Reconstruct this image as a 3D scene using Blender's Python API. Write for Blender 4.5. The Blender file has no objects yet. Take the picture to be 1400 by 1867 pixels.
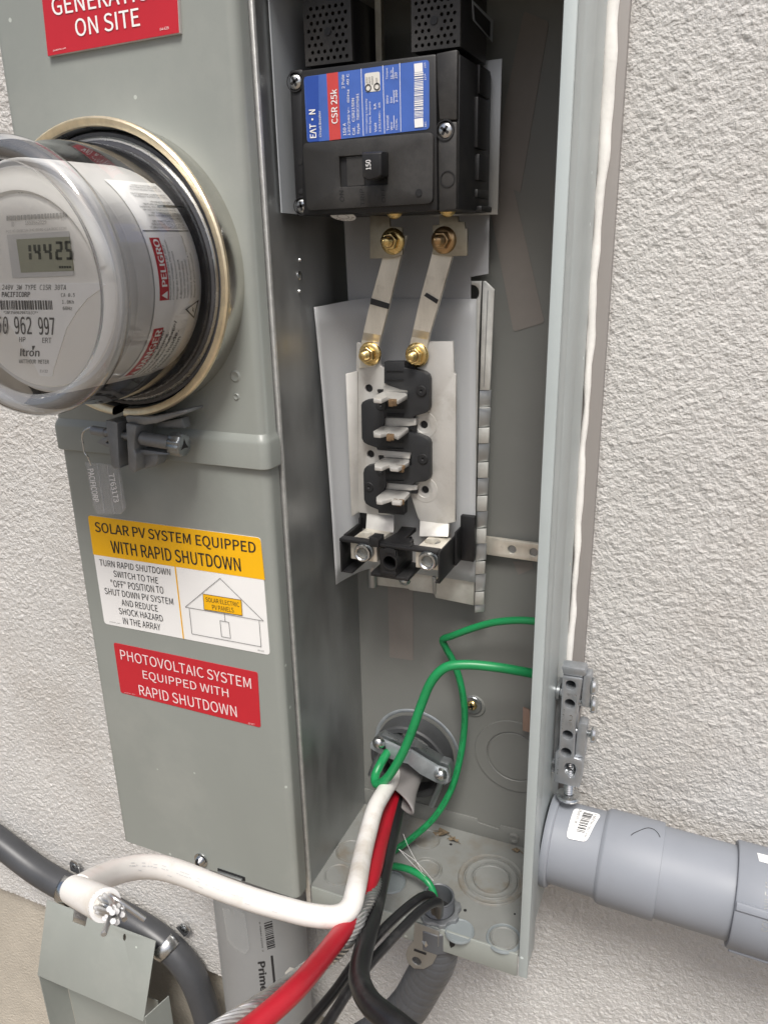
import bpy, bmesh, math, random
import numpy as np
from mathutils import Vector, Matrix

random.seed(7)
rng = np.random.default_rng(11)
scene = bpy.context.scene
COL = scene.collection

# ------------------------------------------------------------------ camera, sky, sun, exposure
CAM = np.array([0.2718, -0.57375, 1.513])
ROT = np.array([[0.91908623, 0.11037004, -0.37828423],
                [0.39351815, -0.30723322, 0.86645901],
                [-0.02059037, -0.94521225, -0.32580643]])      # world axes seen by the camera (right, down, forward)
FPX = 1424.09
cd = bpy.data.cameras.new("camera")
cam = bpy.data.objects.new("camera", cd)
COL.objects.link(cam)
M4 = Matrix.Identity(4)
for i in range(3):
    M4[i][0] = ROT[i][0]; M4[i][1] = -ROT[i][1]; M4[i][2] = -ROT[i][2]; M4[i][3] = CAM[i]
cam.matrix_world = M4
cd.sensor_fit = 'VERTICAL'; cd.sensor_height = 36.0; cd.sensor_width = 36.0
cd.lens = 36.0 * FPX / 1867.0
cd.clip_start = 0.02; cd.clip_end = 500
cd.dof.use_dof = True; cd.dof.focus_distance = 0.60; cd.dof.aperture_fstop = 36
scene.camera = cam

SUN_EL, SUN_AZ = math.radians(58), math.radians(160)   # azimuth clockwise from +Y
world = bpy.data.worlds.new("World"); scene.world = world; world.use_nodes = True
wn = world.node_tree; wn.nodes.clear()
sky = wn.nodes.new('ShaderNodeTexSky'); sky.sky_type = 'NISHITA'; sky.sun_disc = False
sky.sun_elevation = SUN_EL; sky.sun_rotation = SUN_AZ
sky.dust_density = 5.0; sky.air_density = 1.0; sky.ozone_density = 1.0
hs = wn.nodes.new('ShaderNodeHueSaturation'); hs.inputs['Saturation'].default_value = 0.95
bg = wn.nodes.new('ShaderNodeBackground'); bg.inputs['Strength'].default_value = 0.055
wo = wn.nodes.new('ShaderNodeOutputWorld')
wn.links.new(sky.outputs[0], hs.inputs['Color']); wn.links.new(hs.outputs[0], bg.inputs[0]); wn.links.new(bg.outputs[0], wo.inputs[0])
sd = bpy.data.lights.new("sun", 'SUN'); sd.energy = 1.5; sd.angle = math.radians(18); sd.color = (1.0, 0.985, 0.945)
sun = bpy.data.objects.new("sun", sd); COL.objects.link(sun)
sdir = Vector((math.sin(SUN_AZ) * math.cos(SUN_EL), math.cos(SUN_AZ) * math.cos(SUN_EL), math.sin(SUN_EL)))
sun.rotation_euler = (-sdir).to_track_quat('-Z', 'Y').to_euler(); sun.location = (-2, -3, 5)
vs = scene.view_settings
vs.view_transform = 'Standard'; vs.look = 'None'; vs.exposure = 1.12; vs.gamma = 1.0; vs.use_curve_mapping = False

# ------------------------------------------------------------------ measuring helpers (photo measurements -> metres on a real plane)
def ray(px, py):
    return ROT @ np.array([px - 700.0, py - 933.5, FPX])
def at(px, py, ax, v):
    d = ray(px, py); t = (v - CAM[ax]) / d[ax]
    return Vector(CAM + d * t)
def P(p, y): return at(p[0], p[1], 1, y)
def PX(p, x): return at(p[0], p[1], 0, x)
def PZ(p, z): return at(p[0], p[1], 2, z)
def PD(p, d):
    r = ray(*p); r = r / np.linalg.norm(r); return Vector(CAM + r * d)
def K(x0, y0, s): return lambda x, y: (x0 + x / s, y0 + y / s)
def XZ(pts, y): return [(P(p, y).x, P(p, y).z) for p in pts]

# ------------------------------------------------------------------ materials
MATS = {}
def mat(name, col, rough=0.5, metal=0.0, var=0.0, vscale=8.0, stretch=(1, 1, 1), bump=0.0, bscale=300.0, bdist=0.001,
        spec=0.5, rvar=0.0, coat=0.0, dirt=None, speck=0.0):
    m = bpy.data.materials.new(name); m.use_nodes = True; nt = m.node_tree; N = nt.nodes; L = nt.links
    b = N['Principled BSDF']
    b.inputs['Base Color'].default_value = (*col, 1); b.inputs['Roughness'].default_value = rough
    b.inputs['Metallic'].default_value = metal; b.inputs['Specular IOR Level'].default_value = spec
    b.inputs['Coat Weight'].default_value = coat
    tc = N.new('ShaderNodeTexCoord')
    mp = N.new('ShaderNodeMapping'); mp.inputs['Scale'].default_value = stretch
    L.new(tc.outputs['Object'], mp.inputs[0])
    colsock = None
    if var > 0 or rvar > 0:
        n = N.new('ShaderNodeTexNoise'); n.inputs['Scale'].default_value = vscale; n.inputs['Detail'].default_value = 6
        n.inputs['Roughness'].default_value = 0.65
        L.new(mp.outputs[0], n.inputs['Vector'])
        if var > 0:
            r = N.new('ShaderNodeMapRange'); r.inputs[1].default_value = 0.3; r.inputs[2].default_value = 0.7
            r.inputs[3].default_value = 1 - var; r.inputs[4].default_value = 1 + var
            L.new(n.outputs[0], r.inputs[0])
            mx = N.new('ShaderNodeMix'); mx.data_type = 'RGBA'; mx.blend_type = 'MULTIPLY'; mx.inputs[0].default_value = 1
            mx.inputs[6].default_value = (*col, 1); L.new(r.outputs[0], mx.inputs[7]); colsock = mx.outputs[2]
        if rvar > 0:
            r2 = N.new('ShaderNodeMapRange'); r2.inputs[1].default_value = 0.3; r2.inputs[2].default_value = 0.7
            r2.inputs[3].default_value = max(0.03, rough - rvar); r2.inputs[4].default_value = min(1, rough + rvar)
            L.new(n.outputs[0], r2.inputs[0]); L.new(r2.outputs[0], b.inputs['Roughness'])
    if speck > 0:     # small pale paint chips / dust specks
        v = N.new('ShaderNodeTexVoronoi'); v.inputs['Scale'].default_value = 55; L.new(tc.outputs['Object'], v.inputs['Vector'])
        lt = N.new('ShaderNodeMath'); lt.operation = 'LESS_THAN'; lt.inputs[1].default_value = 0.07; L.new(v.outputs['Distance'], lt.inputs[0])
        sp = N.new('ShaderNodeSeparateColor'); L.new(v.outputs['Color'], sp.inputs[0])
        gt = N.new('ShaderNodeMath'); gt.operation = 'GREATER_THAN'; gt.inputs[1].default_value = 1 - speck; L.new(sp.outputs[0], gt.inputs[0])
        mu = N.new('ShaderNodeMath'); mu.operation = 'MULTIPLY'; L.new(lt.outputs[0], mu.inputs[0]); L.new(gt.outputs[0], mu.inputs[1])
        ms = N.new('ShaderNodeMix'); ms.data_type = 'RGBA'; L.new(mu.outputs[0], ms.inputs[0])
        if colsock: L.new(colsock, ms.inputs[6])
        else: ms.inputs[6].default_value = (*col, 1)
        ms.inputs[7].default_value = (min(1, col[0] * 1.8), min(1, col[1] * 1.8), min(1, col[2] * 1.8), 1); colsock = ms.outputs[2]
    if dirt:
        dcol, dscale, lo, hi = dirt
        n3 = N.new('ShaderNodeTexNoise'); n3.inputs['Scale'].default_value = dscale; n3.inputs['Detail'].default_value = 8; n3.inputs['Roughness'].default_value = 0.7
        L.new(tc.outputs['Object'], n3.inputs['Vector'])
        r3 = N.new('ShaderNodeMapRange'); r3.inputs[1].default_value = lo; r3.inputs[2].default_value = hi; L.new(n3.outputs[0], r3.inputs[0])
        md = N.new('ShaderNodeMix'); md.data_type = 'RGBA'; L.new(r3.outputs[0], md.inputs[0])
        if colsock: L.new(colsock, md.inputs[6])
        else: md.inputs[6].default_value = (*col, 1)
        md.inputs[7].default_value = (*dcol, 1); colsock = md.outputs[2]
    if colsock: L.new(colsock, b.inputs['Base Color'])
    if bump > 0:
        nb = N.new('ShaderNodeTexNoise'); nb.inputs['Scale'].default_value = bscale; nb.inputs['Detail'].default_value = 4
        L.new(mp.outputs[0], nb.inputs['Vector'])
        bp = N.new('ShaderNodeBump'); bp.inputs['Strength'].default_value = bump; bp.inputs['Distance'].default_value = bdist
        L.new(nb.outputs[0], bp.inputs['Height']); L.new(bp.outputs[0], b.inputs['Normal'])
    MATS[name] = m
    return m

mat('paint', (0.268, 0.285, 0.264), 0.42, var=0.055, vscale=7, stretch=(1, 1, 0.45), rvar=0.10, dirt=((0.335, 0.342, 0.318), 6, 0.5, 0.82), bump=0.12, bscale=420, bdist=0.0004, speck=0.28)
mat('paint_skylit', (0.42, 0.465, 0.465), 0.36, var=0.06, vscale=14, bump=0.12, bscale=420, bdist=0.0004, speck=0.08)  # box paint made paler and bluer: sky reflection put into the colour
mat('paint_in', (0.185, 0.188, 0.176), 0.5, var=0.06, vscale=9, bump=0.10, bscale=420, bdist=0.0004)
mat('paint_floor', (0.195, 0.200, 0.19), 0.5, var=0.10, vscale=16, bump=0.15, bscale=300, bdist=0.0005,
    dirt=((0.155, 0.135, 0.105), 24, 0.52, 0.82))
mat('knock', (0.20, 0.205, 0.195), 0.45, var=0.10, vscale=16, bump=0.1, bscale=300, bdist=0.0004, dirt=((0.15, 0.115, 0.075), 24, 0.46, 0.74))
mat('knock_blue', (0.205, 0.228, 0.235), 0.4, var=0.05, vscale=40)
mat('galv', (0.42, 0.43, 0.43), 0.42, 0.9, var=0.16, vscale=26, stretch=(1, 1, 0.35), bump=0.15, bscale=700, bdist=0.0003, rvar=0.12)
mat('galv_edge', (0.72, 0.72, 0.70), 0.45, 0.7, var=0.15, vscale=120, bump=0.25, bscale=600, bdist=0.0004)
mat('galv_light', (0.60, 0.60, 0.57), 0.5, 0.75, var=0.18, vscale=45, bump=0.3, bscale=500, bdist=0.0004, rvar=0.1)
mat('zinc', (0.62, 0.63, 0.63), 0.25, 1.0, var=0.1, vscale=60, rvar=0.1)
mat('zinc_dark', (0.30, 0.32, 0.33), 0.32, 0.85, var=0.15, vscale=60, rvar=0.1)
mat('cast', (0.24, 0.25, 0.26), 0.5, 0.6, var=0.2, vscale=50, bump=0.4, bscale=500, bdist=0.0004)
mat('lug_cast', (0.42, 0.44, 0.465), 0.42, 0.75, var=0.15, vscale=70, bump=0.35, bscale=500, bdist=0.0004)
mat('chrome', (0.66, 0.64, 0.59), 0.16, 1.0, var=0.12, vscale=18, bump=0.12, bscale=28, bdist=0.003, rvar=0.08)
mat('rim', (0.86, 0.74, 0.52), 0.36, 0.85, var=0.16, vscale=90, bump=0.3, bscale=500, bdist=0.0004)
mat('alu', (0.76, 0.72, 0.635), 0.40, 0.6, var=0.2, vscale=40, stretch=(1, 1, 0.3), bump=0.15, bscale=300, bdist=0.0004, rvar=0.12,
    dirt=((0.33, 0.30, 0.25), 45, 0.55, 0.8))
mat('alu_edge', (0.42, 0.40, 0.36), 0.45, 0.75, var=0.15, vscale=40)
mat('tin', (0.58, 0.568, 0.54), 0.46, 0.45, var=0.10, vscale=18, bump=0.10, bscale=200, bdist=0.0004, rvar=0.12, dirt=((0.40, 0.375, 0.33), 28, 0.52, 0.78))
mat('tab', (0.40, 0.37, 0.30), 0.48, 0.8, var=0.2, vscale=60, bump=0.25, bscale=400, bdist=0.0004, dirt=((0.2, 0.18, 0.15), 60, 0.55, 0.8))
mat('brass', (0.74, 0.55, 0.24), 0.26, 1.0, var=0.12, vscale=80, rvar=0.1)
mat('brass_dark', (0.48, 0.32, 0.17), 0.3, 1.0, var=0.15, vscale=80)
mat('rust', (0.15, 0.095, 0.05), 0.8, 0.2, var=0.4, vscale=300)
mat('black', (0.010, 0.010, 0.011), 0.45, var=0.25, vscale=25, bump=0.12, bscale=500, bdist=0.0003, dirt=((0.035, 0.033, 0.03), 20, 0.55, 0.9))
mat('black_panel', (0.022, 0.021, 0.020), 0.5, var=0.3, vscale=18, bump=0.15, bscale=600, bdist=0.0003, dirt=((0.085, 0.08, 0.075), 14, 0.5, 0.9))
mat('black_ins', (0.019, 0.020, 0.022), 0.5, var=0.15, vscale=20, bump=0.1, bscale=600, bdist=0.0003)
mat('bushing_grey', (0.05, 0.052, 0.055), 0.5, var=0.2, vscale=60)
mat('gasket', (0.055, 0.055, 0.06), 0.16, var=0.2, vscale=30)
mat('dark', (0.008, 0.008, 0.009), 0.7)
mat('plastic_grey', (0.34, 0.36, 0.38), 0.4, var=0.03, vscale=10)
mat('pvc', (0.245, 0.262, 0.295), 0.5, var=0.05, vscale=14, bump=0.1, bscale=80, bdist=0.0005, rvar=0.08, dirt=((0.24, 0.25, 0.27), 30, 0.6, 0.85))
mat('pvc_warm', (0.27, 0.275, 0.275), 0.42, var=0.06, vscale=10, bump=0.08, bscale=100, bdist=0.0005, speck=0.15)
mat('liquidtight', (0.055, 0.057, 0.062), 0.38, var=0.15, vscale=20, bump=0.12, bscale=200, bdist=0.0005)
mat('flex', (0.085, 0.09, 0.098), 0.42, var=0.12, vscale=20)
mat('white_ins', (0.80, 0.78, 0.745), 0.35, var=0.05, vscale=12, dirt=((0.52, 0.45, 0.35), 26, 0.50, 0.80))
mat('red_ins', (0.40, 0.010, 0.022), 0.4, var=0.12, vscale=20, bump=0.05, bscale=200, bdist=0.0004)
mat('black_ins_wire', (0.014, 0.014, 0.015), 0.34, var=0.3, vscale=30, bump=0.2, bscale=120, bdist=0.0006, stretch=(1, 1, 0.3), dirt=((0.07, 0.07, 0.07), 40, 0.56, 0.85))
mat('green_ins', (0.012, 0.235, 0.075), 0.36, var=0.15, vscale=25, dirt=((0.01, 0.07, 0.03), 90, 0.6, 0.75))
mat('jacket', (0.19, 0.18, 0.176), 0.5, var=0.06, vscale=15)
mat('strand', (0.60, 0.60, 0.595), 0.32, 0.92, var=0.15, vscale=60)
mat('strand_cut', (0.92, 0.92, 0.92), 0.35, 0.3)
mat('body_white', (0.60, 0.597, 0.588), 0.45, var=0.02, vscale=8)
mat('dial', (0.84, 0.825, 0.79), 0.42, var=0.02, vscale=8)
mat('dial_dark', (0.50, 0.485, 0.455), 0.45)
mat('label_white', (0.90, 0.90, 0.895), 0.4, var=0.015, vscale=20)
mat('lcd', (0.34, 0.345, 0.27), 0.25)
mat('lcd_ink', (0.075, 0.078, 0.065), 0.5)
mat('emboss', (0.47, 0.46, 0.44), 0.5)
mat('ink', (0.02, 0.02, 0.022), 0.5)
mat('ink_grey', (0.10, 0.10, 0.10), 0.5)
mat('sign_red', (0.50, 0.018, 0.03), 0.36, var=0.05, vscale=20, bump=0.05, bscale=40, bdist=0.001)
mat('sign_edge', (0.55, 0.50, 0.48), 0.5)
mat('sign_white', (0.84, 0.835, 0.82), 0.35, var=0.02, vscale=15)
mat('sign_yellow', (0.88, 0.47, 0.006), 0.36, var=0.02, vscale=15)
mat('white_print', (0.86, 0.85, 0.84), 0.45)
mat('pink_print', (0.86, 0.66, 0.66), 0.45)
mat('label_blue', (0.06, 0.135, 0.46), 0.42, var=0.12, vscale=40)
mat('label_blue_dark', (0.025, 0.075, 0.36), 0.4, var=0.1, vscale=40)
mat('label_red', (0.55, 0.06, 0.055), 0.42, var=0.08, vscale=40)
mat('label_pale', (0.70, 0.68, 0.63), 0.5)
mat('adhesive', (0.225, 0.205, 0.187), 0.6, var=0.05, vscale=40)
mat('trim', (0.29, 0.27, 0.256), 0.5, var=0.06, vscale=20, stretch=(1, 1, 0.2), bump=0.15, bscale=200, bdist=0.0005)
mat('caulk', (0.84, 0.825, 0.79), 0.45, var=0.06, vscale=80, bump=0.3, bscale=200, bdist=0.001)
mat('copper', (0.36, 0.25, 0.20), 0.5, 0.4)
mat('leaf', (0.16, 0.12, 0.075), 0.8, var=0.35, vscale=200)
mat('web', (0.75, 0.75, 0.75), 0.6)
mat('foundation', (0.45, 0.41, 0.345), 0.85, var=0.12, vscale=12, bump=0.7, bscale=260, bdist=0.0025)
mat('concrete', (0.19, 0.155, 0.115), 0.9, var=0.15, vscale=3, bump=0.4, bscale=60, bdist=0.004)

# stucco: fine grain on top of the modelled relief
m = mat('stucco', (0.575, 0.563, 0.545), 0.82, var=0.05, vscale=7, bump=1.0, bscale=520, bdist=0.0018, dirt=((0.47, 0.44, 0.405), 5, 0.48, 0.85))
# translucent plastic sheet
def mix_shader(name, build):
    m = bpy.data.materials.new(name); m.use_nodes = True; nt = m.node_tree; nt.nodes.clear()
    out = nt.nodes.new('ShaderNodeOutputMaterial'); s = build(nt); nt.links.new(s, out.inputs[0]); MATS[name] = m; return m
def milky(opac, col, rough=0.4, tl=0.3):
    def f(nt):
        N, L = nt.nodes, nt.links
        p = N.new('ShaderNodeBsdfPrincipled'); p.inputs['Base Color'].default_value = (*col, 1); p.inputs['Roughness'].default_value = rough
        n = N.new('ShaderNodeTexNoise'); n.inputs['Scale'].default_value = 22; n.inputs['Detail'].default_value = 5
        tcn = N.new('ShaderNodeTexCoord'); L.new(tcn.outputs['Object'], n.inputs['Vector'])
        mr = N.new('ShaderNodeMapRange'); mr.inputs[3].default_value = opac - 0.08; mr.inputs[4].default_value = min(1, opac + 0.08); L.new(n.outputs[0], mr.inputs[0])
        tr = N.new('ShaderNodeBsdfTranslucent'); tr.inputs[0].default_value = (*col, 1)
        ma = N.new('ShaderNodeMixShader'); ma.inputs[0].default_value = tl; L.new(p.outputs[0], ma.inputs[1]); L.new(tr.outputs[0], ma.inputs[2])
        t = N.new('ShaderNodeBsdfTransparent'); t.inputs[0].default_value = (0.95, 0.97, 1, 1)
        mb = N.new('ShaderNodeMixShader'); L.new(mr.outputs[0], mb.inputs[0]); L.new(t.outputs[0], mb.inputs[1]); L.new(ma.outputs[0], mb.inputs[2])
        return mb.outputs[0]
    return f
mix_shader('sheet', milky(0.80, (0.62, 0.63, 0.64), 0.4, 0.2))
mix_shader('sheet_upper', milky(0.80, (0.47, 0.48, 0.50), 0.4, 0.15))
mix_shader('tag_clear', milky(0.24, (0.66, 0.64, 0.60), 0.15, 0.1))
mix_shader('tape_clear', milky(0.35, (0.55, 0.55, 0.52), 0.3, 0.1))
def thin_glass(tint, ior=1.5, base=0.03):
    def f(nt):
        N, L = nt.nodes, nt.links
        fr = N.new('ShaderNodeFresnel'); fr.inputs[0].default_value = ior
        mx = N.new('ShaderNodeMath'); mx.operation = 'MULTIPLY_ADD'; mx.inputs[1].default_value = 1.3; mx.inputs[2].default_value = base; mx.use_clamp = True
        L.new(fr.outputs[0], mx.inputs[0])
        t = N.new('ShaderNodeBsdfTransparent'); t.inputs[0].default_value = (*tint, 1)
        g = N.new('ShaderNodeBsdfGlossy'); g.inputs['Roughness'].default_value = 0.04; g.inputs[0].default_value = (1, 1, 1, 1)
        m = N.new('ShaderNodeMixShader'); L.new(mx.outputs[0], m.inputs[0]); L.new(t.outputs[0], m.inputs[1]); L.new(g.outputs[0], m.inputs[2])
        return m.outputs[0]
    return f
mix_shader('glass', thin_glass((0.975, 0.975, 0.97), 1.45, 0.01))
mix_shader('window_glass', thin_glass((0.985, 0.985, 0.98), 1.4, 0.0))
def bead(nt):
    N, L = nt.nodes, nt.links
    t = N.new('ShaderNodeBsdfTransparent'); t.inputs[0].default_value = (0.93, 0.94, 0.95, 1)
    g = N.new('ShaderNodeBsdfGlossy'); g.inputs['Roughness'].default_value = 0.05
    d = N.new('ShaderNodeBsdfDiffuse'); d.inputs[0].default_value = (0.80, 0.81, 0.83, 1)
    fr = N.new('ShaderNodeFresnel'); fr.inputs[0].default_value = 1.6
    ma = N.new('ShaderNodeMath'); ma.operation = 'MULTIPLY_ADD'; ma.inputs[1].default_value = 1.4; ma.inputs[2].default_value = 0.06; ma.use_clamp = True; L.new(fr.outputs[0], ma.inputs[0])
    m1 = N.new('ShaderNodeMixShader'); m1.inputs[0].default_value = 0.13; L.new(t.outputs[0], m1.inputs[1]); L.new(d.outputs[0], m1.inputs[2])
    m2 = N.new('ShaderNodeMixShader'); L.new(ma.outputs[0], m2.inputs[0]); L.new(m1.outputs[0], m2.inputs[1]); L.new(g.outputs[0], m2.inputs[2])
    return m2.outputs[0]
mix_shader('bead_glass', bead)

# ------------------------------------------------------------------ mesh builders
class MB:
    def __init__(s): s.v = []; s.f = []
    def add(s, vs, fs):
        o = len(s.v); s.v += [Vector(v) for v in vs]; s.f += [tuple(i + o for i in f) for f in fs]; return s
    def box(s, x0, x1, y0, y1, z0, z1):
        vs = [(x, y, z) for z in (z0, z1) for y in (y0, y1) for x in (x0, x1)]
        return s.add(vs, [(0, 2, 3, 1), (4, 5, 7, 6), (0, 1, 5, 4), (2, 6, 7, 3), (0, 4, 6, 2), (1, 3, 7, 5)])
    def hexa(s, front, back):                     # two quads (same winding) joined into a solid
        vs = list(front) + list(back); n = len(front)
        fs = [tuple(range(n)), tuple(range(2 * n - 1, n - 1, -1))]
        for i in range(n):
            j = (i + 1) % n; fs.append((i, n + i, n + j, j))
        return s.add(vs, fs)
    def prism(s, pts, frame, d0, d1, holes=()):   # pts in (u,v); extruded along n from d0 to d1
        O, u, v, n = frame
        loops = [list(pts)] + [list(h) for h in holes]
        bm = bmesh.new()
        for lp in loops:
            vv = [bm.verts.new((a, b, 0)) for a, b in lp]
            for i in range(len(vv)): bm.edges.new((vv[i], vv[(i + 1) % len(vv)]))
        bmesh.ops.triangle_fill(bm, use_beauty=True, use_dissolve=False, edges=bm.edges[:], normal=(0, 0, 1))
        bm.verts.index_update()
        base = [(w.co.x, w.co.y) for w in bm.verts]
        tris = [[w.index for w in f.verts] for f in bm.faces]
        bm.free()
        o = len(s.v); nb = len(base)
        for d in (d0, d1):
            for a, b in base: s.v.append(O + u * a + v * b + n * d)
        for t in tris:
            s.f.append((o + t[0], o + t[1], o + t[2])); s.f.append((o + nb + t[2], o + nb + t[1], o + nb + t[0]))
        k = 0
        for lp in loops:
            m_ = len(lp)
            for i in range(m_):
                a, b = o + k + i, o + k + (i + 1) % m_
                s.f.append((a, b, b + nb, a + nb))
            k += m_
        return s
    def front(s, pts, y0, y1, holes=()):          # polygon in world (x,z), between the planes y0 and y1
        return s.prism(pts, (Vector((0, 0, 0)), Vector((1, 0, 0)), Vector((0, 0, 1)), Vector((0, 1, 0))), y0, y1, holes)
    def flat(s, pts, z0, z1, holes=()):           # polygon in world (x,y)
        return s.prism(pts, (Vector((0, 0, 0)), Vector((1, 0, 0)), Vector((0, 1, 0)), Vector((0, 0, 1))), z0, z1, holes)
    def side(s, pts, x0, x1, holes=()):           # polygon in world (y,z)
        return s.prism(pts, (Vector((0, 0, 0)), Vector((0, 1, 0)), Vector((0, 0, 1)), Vector((1, 0, 0))), x0, x1, holes)
    def rings(s, rs, closed=True, caps=True):
        n = len(rs[0]); o = len(s.v)
        for r in rs: s.v += [Vector(p) for p in r]
        for i in range(len(rs) - 1):
            for j in range(n if closed else n - 1):
                k = (j + 1) % n
                s.f.append((o + i * n + j, o + i * n + k, o + (i + 1) * n + k, o + (i + 1) * n + j))
        if caps and closed:
            s.f.append(tuple(o + j for j in range(n - 1, -1, -1))); s.f.append(tuple(o + (len(rs) - 1) * n + j for j in range(n)))
        return s
    def lathe(s, prof, O, axis, seg=24, a0=0.0, a1=2 * math.pi, ref=None, loop=False):
        O = Vector(O); axis = Vector(axis).normalized()
        u = Vector(ref) if ref else axis.orthogonal(); u = (u - axis * u.dot(axis)).normalized(); w = axis.cross(u)
        full = abs(a1 - a0 - 2 * math.pi) < 1e-6
        na = seg if full else seg + 1; o = len(s.v); npf = len(prof)
        for i in range(na):
            a = a0 + (a1 - a0) * i / seg; d = u * math.cos(a) + w * math.sin(a)
            for r, h in prof: s.v.append(O + axis * h + d * max(r, 1e-6))
        for i in range(seg):
            j = (i + 1) % na
            for k in range(npf if loop else npf - 1):
                l = (k + 1) % npf
                s.f.append((o + i * npf + k, o + j * npf + k, o + j * npf + l, o + i * npf + l))
        return s
    def cyl(s, O, axis, r, h0, h1, seg=20, ch=0.0):
        prof = [(0, h0), (r - ch, h0), (r, h0 + ch), (r, h1 - ch), (r - ch, h1), (0, h1)] if ch else [(0, h0), (r, h0), (r, h1), (0, h1)]
        return s.lathe(prof, O, axis, seg)
    def tube(s, pts, r, seg=14, sub=6, caps=True, twist=None):
        pts = [Vector(p) for p in pts]
        rr = r if isinstance(r, (list, tuple)) else [r] * len(pts)
        path, rad = spline(pts, rr, sub)
        t0 = (path[1] - path[0]).normalized(); nrm = t0.orthogonal().normalized()
        rs = []
        for i, p in enumerate(path):
            t = (path[min(i + 1, len(path) - 1)] - path[max(i - 1, 0)]).normalized()
            nrm = (nrm - t * nrm.dot(t)).normalized(); b = t.cross(nrm)
            rs.append([p + (nrm * math.cos(2 * math.pi * k / seg) + b * math.sin(2 * math.pi * k / seg)) * rad[i] for k in range(seg)])
        return s.rings(rs, True, caps)
    def build(s, name, m, parent=None, bevel=0.0, smooth=True, ang=38, bseg=2):
        off = Vector((0, 0, 0))
        p = parent
        while p is not None: off += p.location; p = p.parent
        me = bpy.data.meshes.new(name)
        me.from_pydata([tuple(v - off) for v in s.v], [], s.f)
        bm = bmesh.new(); bm.from_mesh(me)
        bmesh.ops.remove_doubles(bm, verts=bm.verts, dist=1e-6)
        bmesh.ops.recalc_face_normals(bm, faces=bm.faces)
        if bevel > 0:
            ed = [e for e in bm.edges if len(e.link_faces) == 2 and e.calc_face_angle(0) > math.radians(35)]
            bmesh.ops.bevel(bm, geom=ed, offset=bevel, segments=bseg, affect='EDGES', profile=0.5, clamp_overlap=True)
        if smooth:
            for f in bm.faces: f.smooth = True
            for e in bm.edges:
                if len(e.link_faces) == 2 and e.calc_face_angle(0) > math.radians(ang): e.smooth = False
        bm.to_mesh(me); bm.free()
        me.materials.append(MATS[m] if isinstance(m, str) else m)
        o = bpy.data.objects.new(name, me); COL.objects.link(o)
        if parent is not None: o.parent = parent
        return o

def spline(pts, rr, sub):
    if len(pts) < 3 or sub <= 1: return pts, rr
    out, ro = [], []
    n = len(pts)
    for i in range(n - 1):
        p0 = pts[i - 1] if i > 0 else pts[0] * 2 - pts[1]; p1 = pts[i]; p2 = pts[i + 1]
        p3 = pts[i + 2] if i + 2 < n else pts[-1] * 2 - pts[-2]
        for k in range(sub):
            t = k / sub
            out.append(0.5 * ((2 * p1) + (p2 - p0) * t + (2 * p0 - 5 * p1 + 4 * p2 - p3) * t * t + (3 * p1 - p0 - 3 * p2 + p3) * t ** 3))
            ro.append(rr[i] * (1 - t) + rr[i + 1] * t)
    out.append(pts[-1]); ro.append(rr[-1])
    return out, ro

def circ(cx, cy, r, n=16, a=0.0): return [(cx + r * math.cos(a + 2 * math.pi * i / n), cy + r * math.sin(a + 2 * math.pi * i / n)) for i in range(n)]
def rrect(x0, x1, y0, y1, r, n=4):
    o = []
    for cx, cy, a in ((x1 - r, y1 - r, 0), (x0 + r, y1 - r, 90), (x0 + r, y0 + r, 180), (x1 - r, y0 + r, 270)):
        for k in range(n + 1):
            t = math.radians(a + 90 * k / n); o.append((cx + r * math.cos(t), cy + r * math.sin(t)))
    return o
def rquad(c, r, n=4):           # rounded corners on any convex polygon of 2D points
    o = []; m_ = len(c); c = [Vector(p) for p in c]
    for i in range(m_):
        a, b, d = c[i - 1], c[i], c[(i + 1) % m_]
        p = b + (a - b).normalized() * r; q = b + (d - b).normalized() * r
        for k in range(n + 1):
            t = k / n; w = p * (1 - t) ** 2 + b * 2 * t * (1 - t) + q * t * t; o.append((w.x, w.y))
    return o

def thing(name, label, cat, loc, group=None):
    o = bpy.data.objects.new(name, None); COL.objects.link(o); o.location = loc; o.empty_display_size = 0.02
    o['label'] = label; o['category'] = cat
    if group: o['group'] = group
    return o
def tag(o, label, cat, group=None):
    o['label'] = label; o['category'] = cat
    if group: o['group'] = group
    return o

# lettering: flat glyph meshes laid into a parallelogram (A = lower left, B = lower right, H = upper left of the line of text)
FONT = {}
def face(fn):       # printed-looking faces that ship with Blender; the built-in one stands in if they are missing
    try:
        import os
        return bpy.data.fonts.load(os.path.join(bpy.utils.system_resource('DATAFILES'), 'fonts', fn))
    except Exception:
        return None
SANS, MONO = face('Noto Sans CJK Regular.woff2'), face('DejaVuSansMono.woff2')
TYPE = [SANS]
def glyphs(s):
    key = (s, TYPE[0].name if TYPE[0] else '')
    if key in FONT: return FONT[key]
    cu = bpy.data.curves.new('t', 'FONT'); cu.body = s; cu.size = 1.0; cu.resolution_u = 4; cu.fill_mode = 'FRONT'
    if TYPE[0]: cu.font = TYPE[0]
    ob = bpy.data.objects.new('t', cu); COL.objects.link(ob)
    dg = bpy.context.evaluated_depsgraph_get(); me = bpy.data.meshes.new_from_object(ob.evaluated_get(dg))
    v = [tuple(w.co) for w in me.vertices]; f = [tuple(p.vertices) for p in me.polygons]
    bpy.data.objects.remove(ob); bpy.data.curves.remove(cu); bpy.data.meshes.remove(me)
    xs = [a[0] for a in v]; ys = [a[1] for a in v]
    x0, x1, y0, y1 = min(xs), max(xs), min(ys), max(ys)
    FONT[key] = ([((a[0] - x0) / (x1 - x0), (a[1] - y0) / max(1e-6, y1 - y0)) for a in v], f)
    return FONT[key]
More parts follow.
